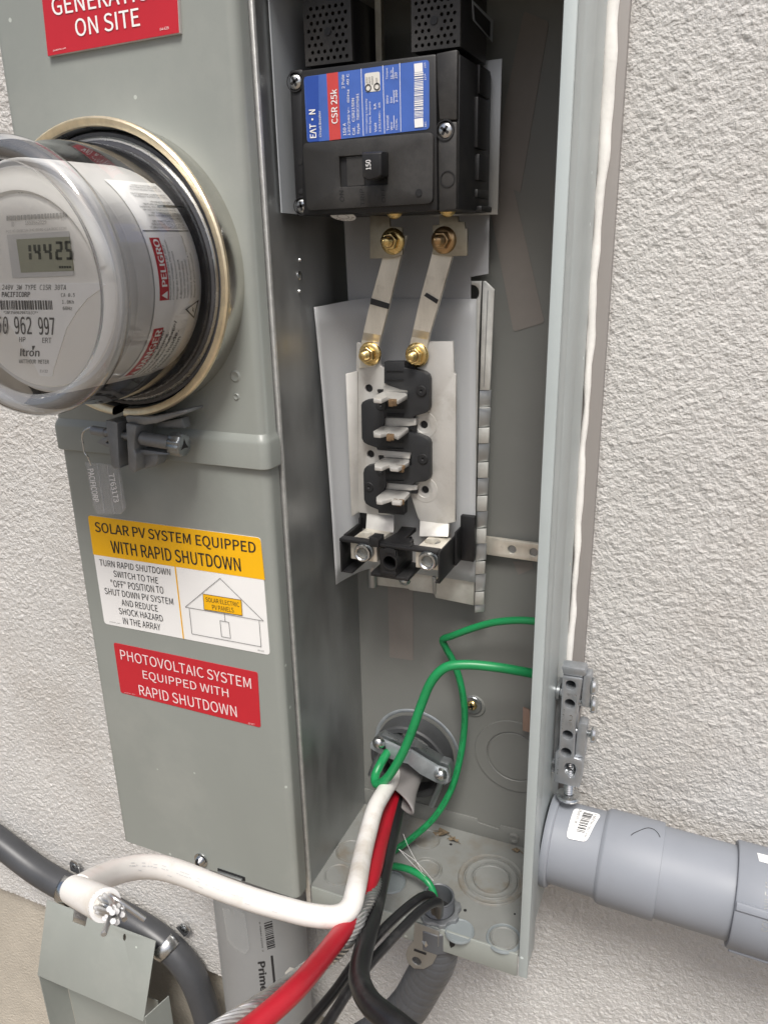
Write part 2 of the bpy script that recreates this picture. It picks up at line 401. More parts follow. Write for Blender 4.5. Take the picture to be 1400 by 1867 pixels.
def text(mb, s, A, B, H, bold=0.0):
    v, f = glyphs(s); A, B, H = Vector(A), Vector(B), Vector(H)
    ux, uy = (B - A), (H - A); hgt = uy.length; xn, yn = ux.normalized(), uy.normalized(); nn = xn.cross(yn).normalized()
    k = [(0, 0)] + ([(bold, 0), (-bold, 0), (0, bold * 0.6), (0, -bold * 0.6)] if bold else [])
    for i, (dx, dy) in enumerate(k):
        o = A + xn * (dx * hgt) + yn * (dy * hgt) + nn * (0.00002 * i)
        mb.add([o + ux * a + uy * b for a, b in v], f)
    return mb
def textp(mb, s, a, b, h, y, bold=0.0): return text(mb, s, P(a, y), P(b, y), P(h, y), bold)
def strip(mb, a, b, w, y):       # thin printed line between two photo points on the plane y, width w metres
    A, B = P(a, y), P(b, y); d = (B - A).normalized(); nn = Vector((-d.z, 0, d.x)) * (w / 2)
    return mb.add([A - nn, B - nn, B + nn, A + nn], [(0, 1, 2, 3)])
def stuff(o): o['kind'] = 'stuff'; return o
def structure(o): o['kind'] = 'structure'; return o

# ================================================================== SETTING
ms = MB(); n = 8
ms.add([(-40, -40, 0), (40, -40, 0), (40, 40, 0), (-40, 40, 0)], [(0, 1, 2, 3)])
structure(ms.build('ground', 'concrete', smooth=False))

# house wall: stucco with real relief, and the recessed foundation below its drip edge
house = thing('house_wall', 'pale textured stucco house wall behind the electrical boxes', 'wall', (0, 0.06, 0))
def vnoise(x, z, cell, seed):
    r = np.random.default_rng(seed); N = 256; T = r.random((N, N)).astype(np.float32)
    u, v = x / cell, z / cell; i, j = np.floor(u).astype(int), np.floor(v).astype(int); fu, fv = u - i, v - j
    fu = fu * fu * (3 - 2 * fu); fv = fv * fv * (3 - 2 * fv)
    g = lambda a, b: T[a % N, b % N]
    return (g(i, j) * (1 - fu) + g(i + 1, j) * fu) * (1 - fv) + (g(i, j + 1) * (1 - fu) + g(i + 1, j + 1) * fu) * fv
ZS = 0.668
step = 0.00118
xs = np.arange(-0.66, 0.50, step); zs = np.arange(ZS, 1.82, step)
X, Z = np.meshgrid(xs, zs, indexing='ij')
wx = X * 0.92 + Z * 0.39 + 0.006 * (vnoise(X, Z, 0.009, 1) - 0.5) + 0.0025 * (vnoise(X, Z, 0.004, 11) - 0.5); wz = Z * 0.92 - X * 0.39 + 0.006 * (vnoise(X, Z, 0.009, 2) - 0.5) + 0.0025 * (vnoise(X, Z, 0.004, 12) - 0.5)
bil = lambda c, sd: np.abs(2 * vnoise(wx, wz, c, sd) - 1)
big = vnoise(wx, wz, 0.03, 3)
h = 0.0009 * bil(0.0042, 4) ** 0.8 * (0.4 + 0.9 * big) + 0.0009 * bil(0.0029, 5) ** 0.8 + 0.0010 * vnoise(X, Z, 0.0017, 6) + 0.0016 * vnoise(X, Z, 0.06, 7)
Y = 0.0045 - h
Y = np.where((X > 0.1815) & (X < 0.1965) & (Z > 0.97), np.maximum(Y, 0.003), Y)
nx, nz = X.shape
verts = np.stack([X, Y - 0.06, Z], -1).reshape(-1, 3).astype(np.float32)
idx = np.arange(nx * nz).reshape(nx, nz)
keep = np.ones((nx - 1, nz - 1), bool)
xc = (xs[:-1] + xs[1:]) / 2; zc = (zs[:-1] + zs[1:]) / 2
keep[np.ix_((xc > -0.165) & (xc < 0.165), zc > 1.05)] = False       # hidden behind the boxes
q = np.stack([idx[:-1, :-1], idx[1:, :-1], idx[1:, 1:], idx[:-1, 1:]], -1)[keep]
me = bpy.data.meshes.new('stucco_face')
me.vertices.add(len(verts)); me.vertices.foreach_set('co', verts.ravel())
me.loops.add(q.size); me.loops.foreach_set('vertex_index', q.ravel().astype(np.int32))
me.polygons.add(len(q)); me.polygons.foreach_set('loop_start', np.arange(0, q.size, 4, dtype=np.int32))
me.polygons.foreach_set('use_smooth', np.ones(len(q), bool)); me.update(calc_edges=True)
me.materials.append(MATS['stucco'])
so = bpy.data.objects.new('stucco_face', me); COL.objects.link(so); so.parent = house
MB().box(-0.17, 0.17, 0.004, 0.03, 1.04, 1.82).box(-4, -0.659, 0.002, 0.05, ZS, 3.0).box(0.498, 4, 0.002, 0.05, ZS, 3.0).box(-0.659, 0.498, 0.002, 0.05, 1.818, 3.0).box(-0.659, 0.498, 0.012, 0.05, ZS, 1.03).build('stucco_backing', 'stucco', house, smooth=False)
MB().box(-4, 4, 0.022, 0.10, -0.02, ZS + 0.03).build('foundation', 'foundation', house, smooth=False)

# brown-grey trim beside the box and the caulk joint
tr = MB()
tr.box(0.1700, 0.1948, -0.0035, 0.004, 0.985, 1.80)
to = tr.build('trim_strip', 'trim', None, bevel=0.0008)
tag(to, 'narrow brown grey trim strip between the open box and the bright stucco', 'trim')
ck = MB(); cr = []
for i in range(90):
    z = 1.175 + (1.80 - 1.175) * i / 89
    cxx = 0.1836 + 0.0005 * math.sin(z * 41) + 0.0004 * math.sin(z * 113 + 1) + 0.0012 * max(0, (z - 1.48) / 0.2)
    w = 0.0027 + 0.0005 * math.sin(z * 47 + 2) + 0.0003 * math.sin(z * 210) + (0.0022 * max(0, (z - 1.46) / 0.2))
    yy = -0.0044 - 0.0004 * math.sin(z * 90)
    cr.append([Vector((cxx + w * math.cos(a), yy + 0.0022 * math.sin(a), z)) for a in [2 * math.pi * k / 10 for k in range(10)]])
ck.rings(cr)
tag(ck.build('caulk_bead', 'caulk', None), 'lumpy white caulk bead running down beside the trim strip', 'caulk')

# ================================================================== METER PANEL (the enclosure)
YF = -0.12375; YB = -0.01125; XR = 0.1791; ZT = 1.672
panel = thing('meter_panel', 'grey steel meter and breaker box with its right compartment open', 'electrical box', (0, 0, 1.0))
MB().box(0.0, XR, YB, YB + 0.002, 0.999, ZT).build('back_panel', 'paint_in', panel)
back = panel.children[-1]
MB().box(-0.180, -0.004, -0.118, -0.003, 0.998, ZT).build('meter_housing', 'paint', panel, bevel=0.002)
MB().box(-0.0030, 0.0, -0.1215, -0.0095, 0.982, ZT - 0.001).build('divider', 'galv', panel)
div = panel.children[-1]
MB().box(-0.0040, 0.0004, -0.1250, -0.1217, 0.982, ZT - 0.001).build('divider_edge', 'galv_edge', panel, bevel=0.0005)
for p in ((546, 474), (546, 503), (545, 531)):
    w = PX(p, 0.0); r = 0.0032 if p[1] == 503 else 0.0014
    MB().lathe([(0, 0.0016), (r * 0.6, 0.0013), (r, 0.0003), (r, 0)], w, (1, 0, 0), 14).build('rivet', 'zinc', div)
MB().box(0.0, 0.183, -0.123, -0.010, ZT, ZT + 0.002).box(-0.18, -0.004, -0.123, -0.010, ZT, ZT + 0.002).build('top_plate', 'paint_in', panel)
# right wall with its outward front lip
MB().box(XR, 0.1818, -0.1225, -0.0085, 0.9985, ZT).build('right_wall', 'paint_skylit', panel)
MB().box(XR - 0.0003, 0.1858, -0.1240, -0.1216, 0.9795, ZT).box(0.1842, 0.1858, -0.1216, -0.1010, 0.9885, ZT).build('right_lip', 'paint_skylit', panel, bevel=0.0007)
MB().box(0.1818, 0.1829, -0.1000, -0.0500, 0.9995, ZT).build('right_seam', 'paint_skylit', panel, bevel=0.0004)
# floor with front lip and knockouts
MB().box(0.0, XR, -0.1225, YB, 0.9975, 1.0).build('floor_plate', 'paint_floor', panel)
floor = panel.children[-1]
MB().box(0.0012, XR - 0.0012, -0.1247, -0.1228, 0.9795, 1.0012).build('front_lip', 'paint', panel, bevel=0.0005)
kf = K(520, 1400, 2.692)
def floor_rings(c, radii, mats):
    w = PZ(c, 1.0)
    for i, (r, mm) in enumerate(zip(radii, mats)):
        o = MB().lathe([(0, 0.0008), (r - 0.0018, 0.0008), (r - 0.0012, 0.0015), (r - 0.0006, 0.0015), (r, 0.0004), (r, -0.0004)] if i == len(radii) - 1 else
                       [(radii[i + 1] + 0.0007, 0.0001), (radii[i + 1] + 0.0012, 0.0013), (radii[i + 1] + 0.0020, 0.0010), (r - 0.0018, 0.0010), (r - 0.0010, 0.0014), (r - 0.0004, 0.0008), (r, -0.0004)],
                       w + Vector((0, 0, 0.0)), (0, 0, 1), 40).build('knockout', mm, floor)
floor_rings(kf(1010, 548), (0.0285, 0.0225, 0.0155), ('knock', 'paint_floor', 'knock'))
floor_rings(kf(1072, 838), (0.0140, 0.0108), ('knock_blue', 'knock'))
floor_rings(kf(855, 803), (0.0118,), ('knock_blue',))
floor_rings(kf(692, 500), (0.0142, 0.0112), ('knock', 'knock'))
floor_rings(kf(520, 562), (0.0125,), ('knock_blue',))
floor_rings(kf(262, 528), (0.0125,), ('knock',))
floor_rings(kf(322, 410), (0.0135,), ('knock',))
floor_rings(kf(692, 352), (0.0125,), ('knock',))
for c in ((882, 700), (812, 376), (1125, 718)):
    w = PZ(kf(*c), 1.0); MB().cyl(w, (0, 0, 1), 0.0013 if c[0] != 1125 else 0.0008, 0.0, 0.0004, 10).build('floor_hole', 'dark', floor)
# upturned rear flange, stepped
zf = lambda p: P(p, -0.0128).z
MB().front([(0.0, 1.0), (XR, 1.0), (XR, zf((950, 1512))), (P((912, 1505), -0.0128).x, zf((912, 1505))), (P((909, 1510), -0.0128).x, zf((909, 1512))),
            (P((872, 1497), -0.0128).x, zf((872, 1500))), (P((870, 1493), -0.0128).x, zf((870, 1493))), (0.0, zf((840, 1485)))], -0.0128, YB).build('rear_flange', 'paint_in', panel, bevel=0.0004)
w = P((937, 1527), -0.0128)
MB().lathe([(0, -0.001), (0.0022, -0.001), (0.0026, -0.0022), (0.0042, -0.0022), (0.0048, 0)], w, (0, 1, 0), 18).build('weld_boss', 'paint_in', panel)
# back panel knockouts (concentric) and the mounting screw
kb = K(640, 1080, 2.917)
w = P(kb(868, 872), YB)
MB().lathe([(0.0240, 0.0003), (0.0246, 0.0012), (0.0348, 0.0012), (0.0354, -0.0003)], w, (0, -1, 0), 48).build('knockout', 'paint_in', back)
MB().lathe([(0, 0.0008), (0.0228, 0.0008), (0.0236, -0.0003)], w, (0, -1, 0), 44).build('knockout', 'paint_in', back)
w = P((862, 1283), YB)
MB().lathe([(0.0105, 0.0), (0.0095, 0.0012), (0.0, 0.0012)], w + Vector((0.001, 0, -0.002)), (0, -1, 0), 24).build('mounting_boss', 'paint_in', back)
scr = MB().lathe([(0, 0.0030), (0.0078, 0.0030), (0.0084, 0.0024), (0.0084, 0.001)], w, (0, -1, 0), 24).build('mounting_screw', 'zinc_dark', back)
def phillips(name, w, axis, r, h, mm, parent, ref=(0, 0, 1), slot=True, ang=0.3):
    o = MB().lathe([(0, h), (r * 0.55, h * 0.92), (r * 0.85, h * 0.6), (r, 0.0)], w, axis, 20).build(name, mm, parent)
    if slot:
        ax = Vector(axis).normalized(); u = Vector(ref); u = (u - ax * u.dot(ax)).normalized(); u = Matrix.Rotation(ang, 3, ax) @ u; v = ax.cross(u)
        c = w + ax * (h * 1.0); a, b = r * 0.62, r * 0.17
        mb = MB()
        for uu, vv in ((u, v), (v, u)):
            mb.hexa([c + uu * a + vv * b + ax * 0.00012, c - uu * a + vv * b + ax * 0.00012, c - uu * a - vv * b + ax * 0.00012, c + uu * a - vv * b + ax * 0.00012],
                    [c + uu * a * .6 + vv * b * .5 - ax * h * .4, c - uu * a * .6 + vv * b * .5 - ax * h * .4, c - uu * a * .6 - vv * b * .5 - ax * h * .4, c + uu * a * .6 - vv * b * .5 - ax * h * .4])
        stuff(mb.build('screw_recess', 'dark', parent))
    return o
phillips('screw_head', w + Vector((0, -0.003, 0)), (0, -1, 0), 0.0046, 0.0022, 'brass', back)

# covers of the meter section (folded sheet, rounded vertical edges)
def cover(name, rows, mm, r=0.0065):
    mb = MB(); rs = []
    for z, x0, x1, yf in rows:
        ring = [(x0, -0.1285)]
        for k in range(6):
            t = math.pi + 0.5 * math.pi * k / 5; ring.append((x0 + r + r * math.cos(t), yf + r + r * math.sin(t)))
        for k in range(6):
            t = 1.5 * math.pi + 0.5 * math.pi * k / 5; ring.append((x1 - r + r * math.cos(t), yf + r + r * math.sin(t)))
        ring.append((x1, -0.1285))
        rs.append([Vector((a, b, z)) for a, b in ring])
    mb.rings(rs, True, True)
    return mb.build(name, mm, panel, ang=32)
zl0 = P((101.6, 818.6), -0.1465).z; zl1 = P((100, 775.4), -0.1465).z; zb = P((224, 1532.6), -0.143).z
cover('lower_cover', [(zb, -0.1826, -0.0007, -0.1425), (zb + 0.0006, -0.1828, -0.0005, -0.1430), (zl0 + 0.01, -0.1828, -0.0005, -0.1430)], 'paint')
lower = panel.children[-1]
cover('upper_cover', [(zl0, -0.1838, 0.0014, -0.1460), (zl0 + 0.0006, -0.1842, 0.0018, -0.1466), (zl1 - 0.001, -0.1842, 0.0018, -0.1466), (zl1 + 0.0015, -0.1836, 0.0012, -0.1460),
                      (zl1 + 0.0050, -0.1826, -0.0006, -0.1434), (ZT, -0.1824, -0.0006, -0.1430)], 'paint')
upper = panel.children[-1]
for p, r in (((430, 686), 0.0030), ((432, 723), 0.0018)):
    w = P(p, -0.143)
    MB().lathe([(0, 0.0004), (r * .5, 0.0007), (r, 0.0012), (r * 1.5, 0.0002), (r * 2.2, -0.0002)], w, (0, -1, 0), 18).build('dimple', 'paint', upper)
# bottom hold-down screw and latch of the lower cover
w = P((367, 1568), -0.1455)
phillips('cover_screw', w, (-0.1, -1, -0.12), 0.0050, 0.0055, 'zinc', lower, slot=False)
MB().box(w.x - 0.0007, w.x + 0.0007, w.y - 0.0066, w.y - 0.0040, w.z - 0.0046, w.z + 0.0046).build('screw_slot', 'dark', lower)
MB().lathe([(0.0035, 0.0005), (0.0066, 0.0005), (0.0070, -0.002)], P((367, 1568), -0.1435), (0, -1, 0), 18).build('washer', 'zinc', lower)
a, b = P((398, 1588), -0.1445), P((442, 1604), -0.1445)
MB().box(a.x, b.x, -0.1465, -0.1435, zb - 0.006, zb + 0.0042).build('latch_tab', 'galv', lower, bevel=0.0005)
MB().box(a.x - 0.001, b.x + 0.002, -0.1438, -0.1425, zb + 0.002, zb + 0.0056).build('latch_slot', 'dark', lower)
# padlock hasp on the front lip of the open compartment
kl = K(520, 1400, 2.692)
hp = XZ([kl(635, 757), kl(755, 802), kl(752, 872), kl(742, 925), kl(722, 965), kl(680, 988), kl(630, 985), kl(598, 955), kl(590, 915), kl(602, 880), kl(628, 850)], -0.1268)
w = P(kl(645, 948), -0.1268)
MB().front(hp, -0.1268, -0.1252, [circ(w.x, w.z, 0.0040, 18)]).build('hasp', 'galv', panel, bevel=0.0003)
hasp = panel.children[-1]
q4 = [P(kl(*p), -0.1270) for p in ((668, 850), (692, 845), (705, 872), (690, 885))]
MB().add(q4 + [(q4[0] + q4[2]) * 0.5 + Vector((0, -0.002, 0))], [(0, 1, 4), (1, 2, 4), (2, 3, 4), (3, 0, 4)]).build('hasp_tooth', 'zinc', hasp, smooth=False)
s4 = [P(kl(*p), -0.1271) for p in ((632, 888), (692, 910), (690, 920), (630, 898))]
MB().hexa(s4, [v + Vector((0, 0.0008, 0)) for v in s4]).build('hasp_slot', 'dark', hasp)
kslot = [P(kl(*p), -0.12495) for p in ((805, 850), (838, 850), (830, 875), (812, 885), (806, 870))]
MB().hexa(kslot, [v + Vector((0, 0.0006, 0)) for v in kslot]).build('lip_slot', 'dark', panel)
# small copper coloured tab at the right wall
c4 = [P(p, -0.02) for p in ((953, 1290), (966, 1296), (966, 1336), (952, 1332))]
MB().hexa(c4, [v + Vector((0, 0.002, 0)) for v in c4]).build('ground_tab', 'copper', panel, bevel=0.0003)

# ================================================================== SEALING RING
RC = Vector((-0.0955, 0, 1.497))
ring = thing('sealing_ring', 'shiny steel sealing ring clamped round the glass meter', 'clamp ring', (RC.x, -0.144, RC.z))
ga = math.radians(-94); gw = math.radians(3.0)
def ringarc(prof): return MB().lathe(prof, (RC.x, 0, RC.z), (0, -1, 0), 90, ga + gw, ga + 2 * math.pi - gw, ref=(1, 0, 0))
# with axis -Y and ref +X the second direction is -Z x.. so angles run clockwise seen from the front
def ringarc(prof, gap=3.0):
    g0 = math.radians(-93) + math.radians(gap); return MB().lathe(prof, (RC.x, 0, RC.z), (0, -1, 0), 96, g0, g0 + 2 * math.pi - 2 * math.radians(gap), ref=(1, 0, 0))
ringarc([(0.0885, 0.1432), (0.0888, 0.1470), (0.0900, 0.1520), (0.0912, 0.1590), (0.0916, 0.1640)]).build('ring_band', 'chrome', ring)
ringarc([(0.0916, 0.1640), (0.0913, 0.1658), (0.0902, 0.1668), (0.0878, 0.1666), (0.0862, 0.1655), (0.0858, 0.1632)]).build('ring_rim', 'rim', ring)
ringarc([(0.0858, 0.1634), (0.0850, 0.158), (0.0850, 0.146)]).build('ring_inner', 'zinc_dark', ring)
# clamp jaws and bolt under the ring
def jaw(px, mm='cast', y0=-0.172, y1=-0.152):
    return MB().front(XZ(px, -0.168), y0, y1)
kj = K(120, 650, 4.118)
jaw([kj(*p) for p in ((330, 470), (400, 480), (418, 490), (432, 815), (440, 828), (395, 832), (372, 808))]).build('clamp_jaw', 'cast', ring, bevel=0.0012)
jaw([kj(*p) for p in ((480, 490), (545, 500), (560, 520), (548, 600), (540, 700), (560, 715), (558, 850), (540, 862), (500, 835))]).build('clamp_jaw', 'cast', ring, bevel=0.0012)
jaw([kj(*p) for p in ((455, 440), (650, 452), (918, 398), (915, 425), (690, 500), (600, 512), (470, 495))], y0=-0.1695, y1=-0.150).build('jaw_shelf', 'cast', ring, bevel=0.0012)
jaw([kj(*p) for p in ((548, 702), (800, 735), (805, 742), (560, 745))], y0=-0.1665, y1=-0.154).build('jaw_rib', 'cast', ring, bevel=0.0008)
jaw([kj(*p) for p in ((545, 740), (655, 748), (655, 800), (640, 835), (560, 860), (545, 850))], y0=-0.163, y1=-0.152).build('jaw_foot', 'cast', ring, bevel=0.0012)
jaw([kj(*p) for p in ((610, 520), (800, 485), (820, 565), (615, 560))], y0=-0.158, y1=-0.150).build('jaw_gusset', 'cast', ring, bevel=0.0008)
A, B = P(kj(200, 552), -0.166), P(kj(850, 660), -0.166)
ax = (B - A).normalized(); L_ = (B - A).length
MB().cyl(A, ax, 0.0032, 0.0, 0.0125, 16, 0.0006).build('bolt_tip', 'cast', ring)
MB().tube([A + ax * 0.0125, A + ax * 0.05], 0.0027, 12, 1).build('clamp_bolt', 'cast', ring)
th = MB()
for k in range(7): th.lathe([(0.0026, -0.0007), (0.0036, 0.0), (0.0026, 0.0007)], A + ax * (0.0205 + k * 0.0013), ax, 14)
stuff(th.build('bolt_thread', 'zinc_dark', ring))
MB().cyl(A, ax, 0.0046, L_ - 0.030, L_ - 0.003, 18, 0.0008).build('bolt_sleeve', 'cast', ring)
hd = []
for h_, r_ in ((L_ - 0.005, 0.0070), (L_ - 0.0045, 0.0079), (L_ + 0.0035, 0.0079), (L_ + 0.0045, 0.0071)):
    u = ax.orthogonal().normalized(); v = ax.cross(u)
    hd.append([A + ax * h_ + (u * math.cos(2 * math.pi * k / 48) + v * math.sin(2 * math.pi * k / 48)) * (r_ * (1.0 if (k // 2) % 2 else 0.93)) for k in range(48)])
MB().rings(hd).build('bolt_head', 'zinc_dark', ring, ang=60)
sk = A + ax * (L_ + 0.0046)
u = Vector((0, 0, 1)); u = (u - ax * u.dot(ax)).normalized(); v = ax.cross(u)
MB().add([sk + u * 0.0048 * (1.0 if k % 2 == 0 else 0.38) * math.cos(k * math.pi / 3) + v * 0.0048 * (1.0 if k % 2 == 0 else 0.38) * math.sin(k * math.pi / 3) for k in range(6)], [tuple(range(6))]).build('bolt_socket', 'dark', ring, smooth=False)
jaw([kj(*p) for p in ((215, 650), (295, 600), (350, 640), (350, 655), (300, 640), (285, 655), (350, 672), (350, 700), (290, 685))], y0=-0.166, y1=-0.160).build('seal_hook', 'cast', ring, bevel=0.0006)

# ================================================================== ELECTRIC METER
MC = Vector((-0.0955, 0, 1.4965))
meter = thing('electric_meter', 'round glass electric meter with digital display on the left cover', 'electric meter', (MC.x, -0.15, MC.z))
def mlathe(prof, seg=72): return MB().lathe([(r, -y) for r, y in prof], (MC.x, 0, MC.z), (0, -1, 0), seg, ref=(1, 0, 0))
mlathe([(0.0845, -0.1450), (0.0845, -0.1580), (0.0835, -0.1600), (0.0812, -0.1600), (0.0808, -0.1585), (0.0795, -0.1585), (0.0790, -0.1615), (0.0772, -0.1622), (0.0745, -0.1612), (0.0735, -0.157), (0.0, -0.157)]).build('base', 'gasket', meter)
mlathe([(0.0, -0.2260), (0.0590, -0.2260), (0.0628, -0.2255), (0.0648, -0.2230), (0.0650, -0.2150), (0.0645, -0.2140), (0.0650, -0.2130), (0.0655, -0.1590)]).build('inner_housing', 'body_white', meter)
mlathe([(0.0772, -0.1615), (0.0772, -0.1690), (0.0762, -0.1960), (0.0757, -0.2010), (0.0742, -0.2045), (0.0738, -0.2100), (0.0732, -0.2140), (0.0732, -0.2300)]).build('glass_cover', 'glass', meter)
bead = [(0.0732, -0.2300)] + [(0.0688 + 0.0066 * math.cos(t), -0.2375 - 0.0078 * math.sin(t)) for t in [math.radians(-38 + 200 * k / 18) for k in range(19)]] + [(0.0628, -0.2388)]
MB().lathe([(r, -y) for r, y in bead], (MC.x, 0, MC.z), (0, -1, 0), 96, ref=(1, 0, 0)).build('glass_bead', 'bead_glass', meter, ang=80)
mlathe([(0.0, -0.2390), (0.055, -0.2390), (0.0632, -0.2385)]).build('front_glass', 'window_glass', meter)
YD = -0.2262
# dial face
dial = MB().lathe([(0, 0.2266), (0.0598, 0.2266), (0.0606, 0.2258)], (MC.x, 0, MC.z), (0, -1, 0), 72).build('dial_face', 'dial', meter)
YD = -0.2268
# raised round border of the upper half
brd = MB()
for k in range(40):
    a0, a1 = math.radians(12 + 156 * k / 40), math.radians(12 + 156 * (k + 1) / 40)
    f = lambda r, a, y: Vector((MC.x + r * math.cos(a), y, MC.z - 0.004 + r * math.sin(a)))
    brd.add([f(0.0520, a0, YD - 0.0016), f(0.0520, a1, YD - 0.0016), f(0.0585, a1, YD - 0.0018), f(0.0585, a0, YD - 0.0018), f(0.0505, a0, YD), f(0.0505, a1, YD)],
            [(0, 1, 2, 3), (4, 5, 1, 0)])
brd.build('dial_border', 'dial', dial)
# white rating plate with its curved sides (mirrored about the meter axis)
plate_px = [(0, 515), (188, 516), (193, 520), (186, 526), (160, 545), (140, 570), (122, 600), (110, 640), (100, 670), (97, 686)]
right = [P(p, YD) for p in plate_px]
zt = (right[1].z + right[0].z) / 2
pts = [(v.x, v.z) for v in right[1:]]
xe = pts[-1][0]; ze = pts[-1][1]
r_pl = math.hypot(xe - MC.x, ze - MC.z)
a_e = math.atan2(ze - MC.z, xe - MC.x)
arc = [(MC.x + r_pl * math.cos(a), MC.z + r_pl * math.sin(a)) for a in [a_e + (-math.pi - 2 * a_e) * k / 12 for k in range(1, 12)]]
left_side = [(2 * MC.x - a, b) for a, b in reversed(pts)]
pts = [(a, min(b, zt)) for a, b in pts]; left_side = [(a, min(b, zt)) for a, b in left_side]
MB().front(pts + arc + left_side, YD - 0.0004, YD + 0.0002).build('rating_plate', 'label_white', dial)
plate = dial.children[-1]
y = YD - 0.0006; kp = K(0, 500, 8.75)
TYPE[0] = MONO
ink = MB()
textp(ink, "240V 3W TYPE C1SR 30TA", kp(40, 250), kp(1060, 252), kp(45, 168), y)
textp(ink, "PACIFICORP", kp(35, 362), kp(482, 362), kp(38, 282), y, 0.03)
textp(ink, "CA 0.5", kp(978, 362), kp(1198, 362), kp(980, 302), y)
textp(ink, "1.0Kh", kp(995, 470), kp(1180, 472), kp(997, 410), y)
textp(ink, "60Hz", kp(1008, 572), kp(1155, 574), kp(1008, 514), y)
textp(ink, "*1NF350962997163CF*", kp(62, 634), kp(610, 640), kp(62, 585), y)
textp(ink, "350", kp(-150, 950), kp(130, 955), kp(-150, 672), y)
textp(ink, "962", kp(245, 955), kp(515, 962), kp(225, 676), y, 0.01)
textp(ink, "997", kp(630, 965), kp(885, 972), kp(608, 685), y, 0.01)
textp(ink, "HP", kp(312, 1080), kp(410, 1082), kp(314, 1000), y)
textp(ink, "ERT", kp(680, 1096), kp(825, 1098), kp(680, 1012), y)
TYPE[0] = SANS; textp(ink, "Itron", kp(328, 1305), kp(630, 1312), kp(335, 1188), y, 0.035)
TYPE[0] = MONO; ink.add([P(kp(*p), y) for p in ((515, 1142), (568, 1142), (535, 1212), (522, 1208))], [(0, 1, 2, 3)])
textp(ink, "WATTHOUR METER", kp(305, 1420), kp(785, 1432), kp(308, 1355), y)
textp(ink, "11/22", kp(640, 1568), kp(765, 1572), kp(640, 1522), y)
xb = -260.0
rr = random.Random(3)
while xb < 820:
    w_ = rr.choice((14, 14, 22, 32)); ink.add([P(kp(xb + 15, 565), y), P(kp(xb + w_ + 15, 566), y), P(kp(xb + w_, 418), y), P(kp(xb, 418), y)], [(0, 1, 2, 3)]); xb += w_ + rr.choice((8, 10, 16))
TYPE[0] = SANS; stuff(ink.build('plate_print', 'ink_grey', plate, smooth=False))
# display window with bevelled frame
kd = K(0, 220, 6.364); kd2 = K(0, 240, 3.043)
o4 = [kd2(*p) for p in ((40, 572), (385, 552), (412, 800), (72, 812))]
i4 = [kd2(*p) for p in ((92, 598), (385, 582), (410, 772), (118, 782))]
fo = [P(p, YD - 0.0003) for p in o4]; fi = [P(p, YD - 0.0002) + Vector((0, 0, 0)) for p in i4]
MB().add(fo + fi, [(0, 1, 5, 4), (1, 2, 6, 5), (2, 3, 7, 6), (3, 0, 4, 7)]).build('display_frame', 'body_white', dial, smooth=False)
dv = [P(p, YD - 0.0005) for p in i4]
MB().hexa(dv, [v + Vector((0, 0.0006, 0)) for v in dv]).build('display', 'lcd', dial)
lcd = dial.children[-1]
sg = MB(); yl = YD - 0.0007
SEG = {'1': 'bc', '4': 'fgbc', '2': 'abged', '5': 'afgcd'}
def seg7(ch, x0, x1, yt, yb):
    sl = 0.06; t = 7.0
    def q(xa, ya, xb_, yb_):
        f = lambda X_, Y_: P((X_ + (Y_ - yt) * sl, Y_), yl)
        sg.add([f(xa, ya), f(xb_, ya), f(xb_, yb_), f(xa, yb_)], [(0, 1, 2, 3)])
    ym = (yt + yb) / 2; w_ = 5.0 / 1.0
    for s_ in SEG[ch]:
        if s_ == 'a': q(x0 + 2, yt, x1 - 2, yt + w_)
        if s_ == 'd': q(x0 + 2, yb - w_, x1 - 2, yb)
        if s_ == 'g': q(x0 + 2, ym - w_ / 2, x1 - 2, ym + w_ / 2)
        if s_ == 'f': q(x0, yt + 1, x0 + w_, ym - 1.5)
        if s_ == 'b': q(x1 - w_, yt + 1, x1, ym - 1.5)
        if s_ == 'e': q(x0, ym + 1.5, x0 + w_, yb - 1)
        if s_ == 'c': q(x1 - w_, ym + 1.5, x1, yb - 1)
for ch, a, b, t_, bt in (('1', 40, 57, 446, 474), ('4', 61, 74, 445, 474), ('4', 79, 94, 444, 474), ('2', 100, 114, 440, 474), ('5', 118, 131, 439, 474)): seg7(ch, a, b, t_, bt)
for k in range(5): sg.add([P((108 + k * 4.6, 485), yl), P((111.5 + k * 4.6, 485), yl), P((112 + k * 4.6, 489), yl), P((108.5 + k * 4.6, 489), yl)], [(0, 1, 2, 3)])
stuff(sg.build('display_digits', 'lcd_ink', lcd, smooth=False))
em = MB()
textp(em, "CENTRON", kd(208, 845), kd(470, 830), kd(205, 720), YD - 0.0004)
xb = 78
while xb < 770:
    w_ = rr.choice((18, 24, 32)); em.add([P(kd(xb, 1160 - 0.06 * (xb - 78)), YD - 0.0004), P(kd(xb + w_, 1160 - 0.06 * (xb - 78)), YD - 0.0004), P(kd(xb + w_, 1105 - 0.06 * (xb - 78)), YD - 0.0004), P(kd(xb, 1105 - 0.06 * (xb - 78)), YD - 0.0004)], [(0, 1, 2, 3)]); xb += w_ + 12
textp(em, "1552582025", kd(295, 1210), kd(540, 1200), kd(295, 1165), YD - 0.0004)
textp(em, "FCC ID SK9C1A-3 IC 864G-C1A ROC 1108", kd(75, 1300), kd(775, 1262), kd(75, 1270), YD - 0.0004)
textp(em, "WT", kd(715, 1160), kd(770, 1158), kd(715, 1140), YD - 0.0004); textp(em, "ID", kd(135, 1230), kd(170, 1228), kd(135, 1180), YD - 0.0004)
stuff(em.build('dial_print', 'emboss', dial, smooth=False))
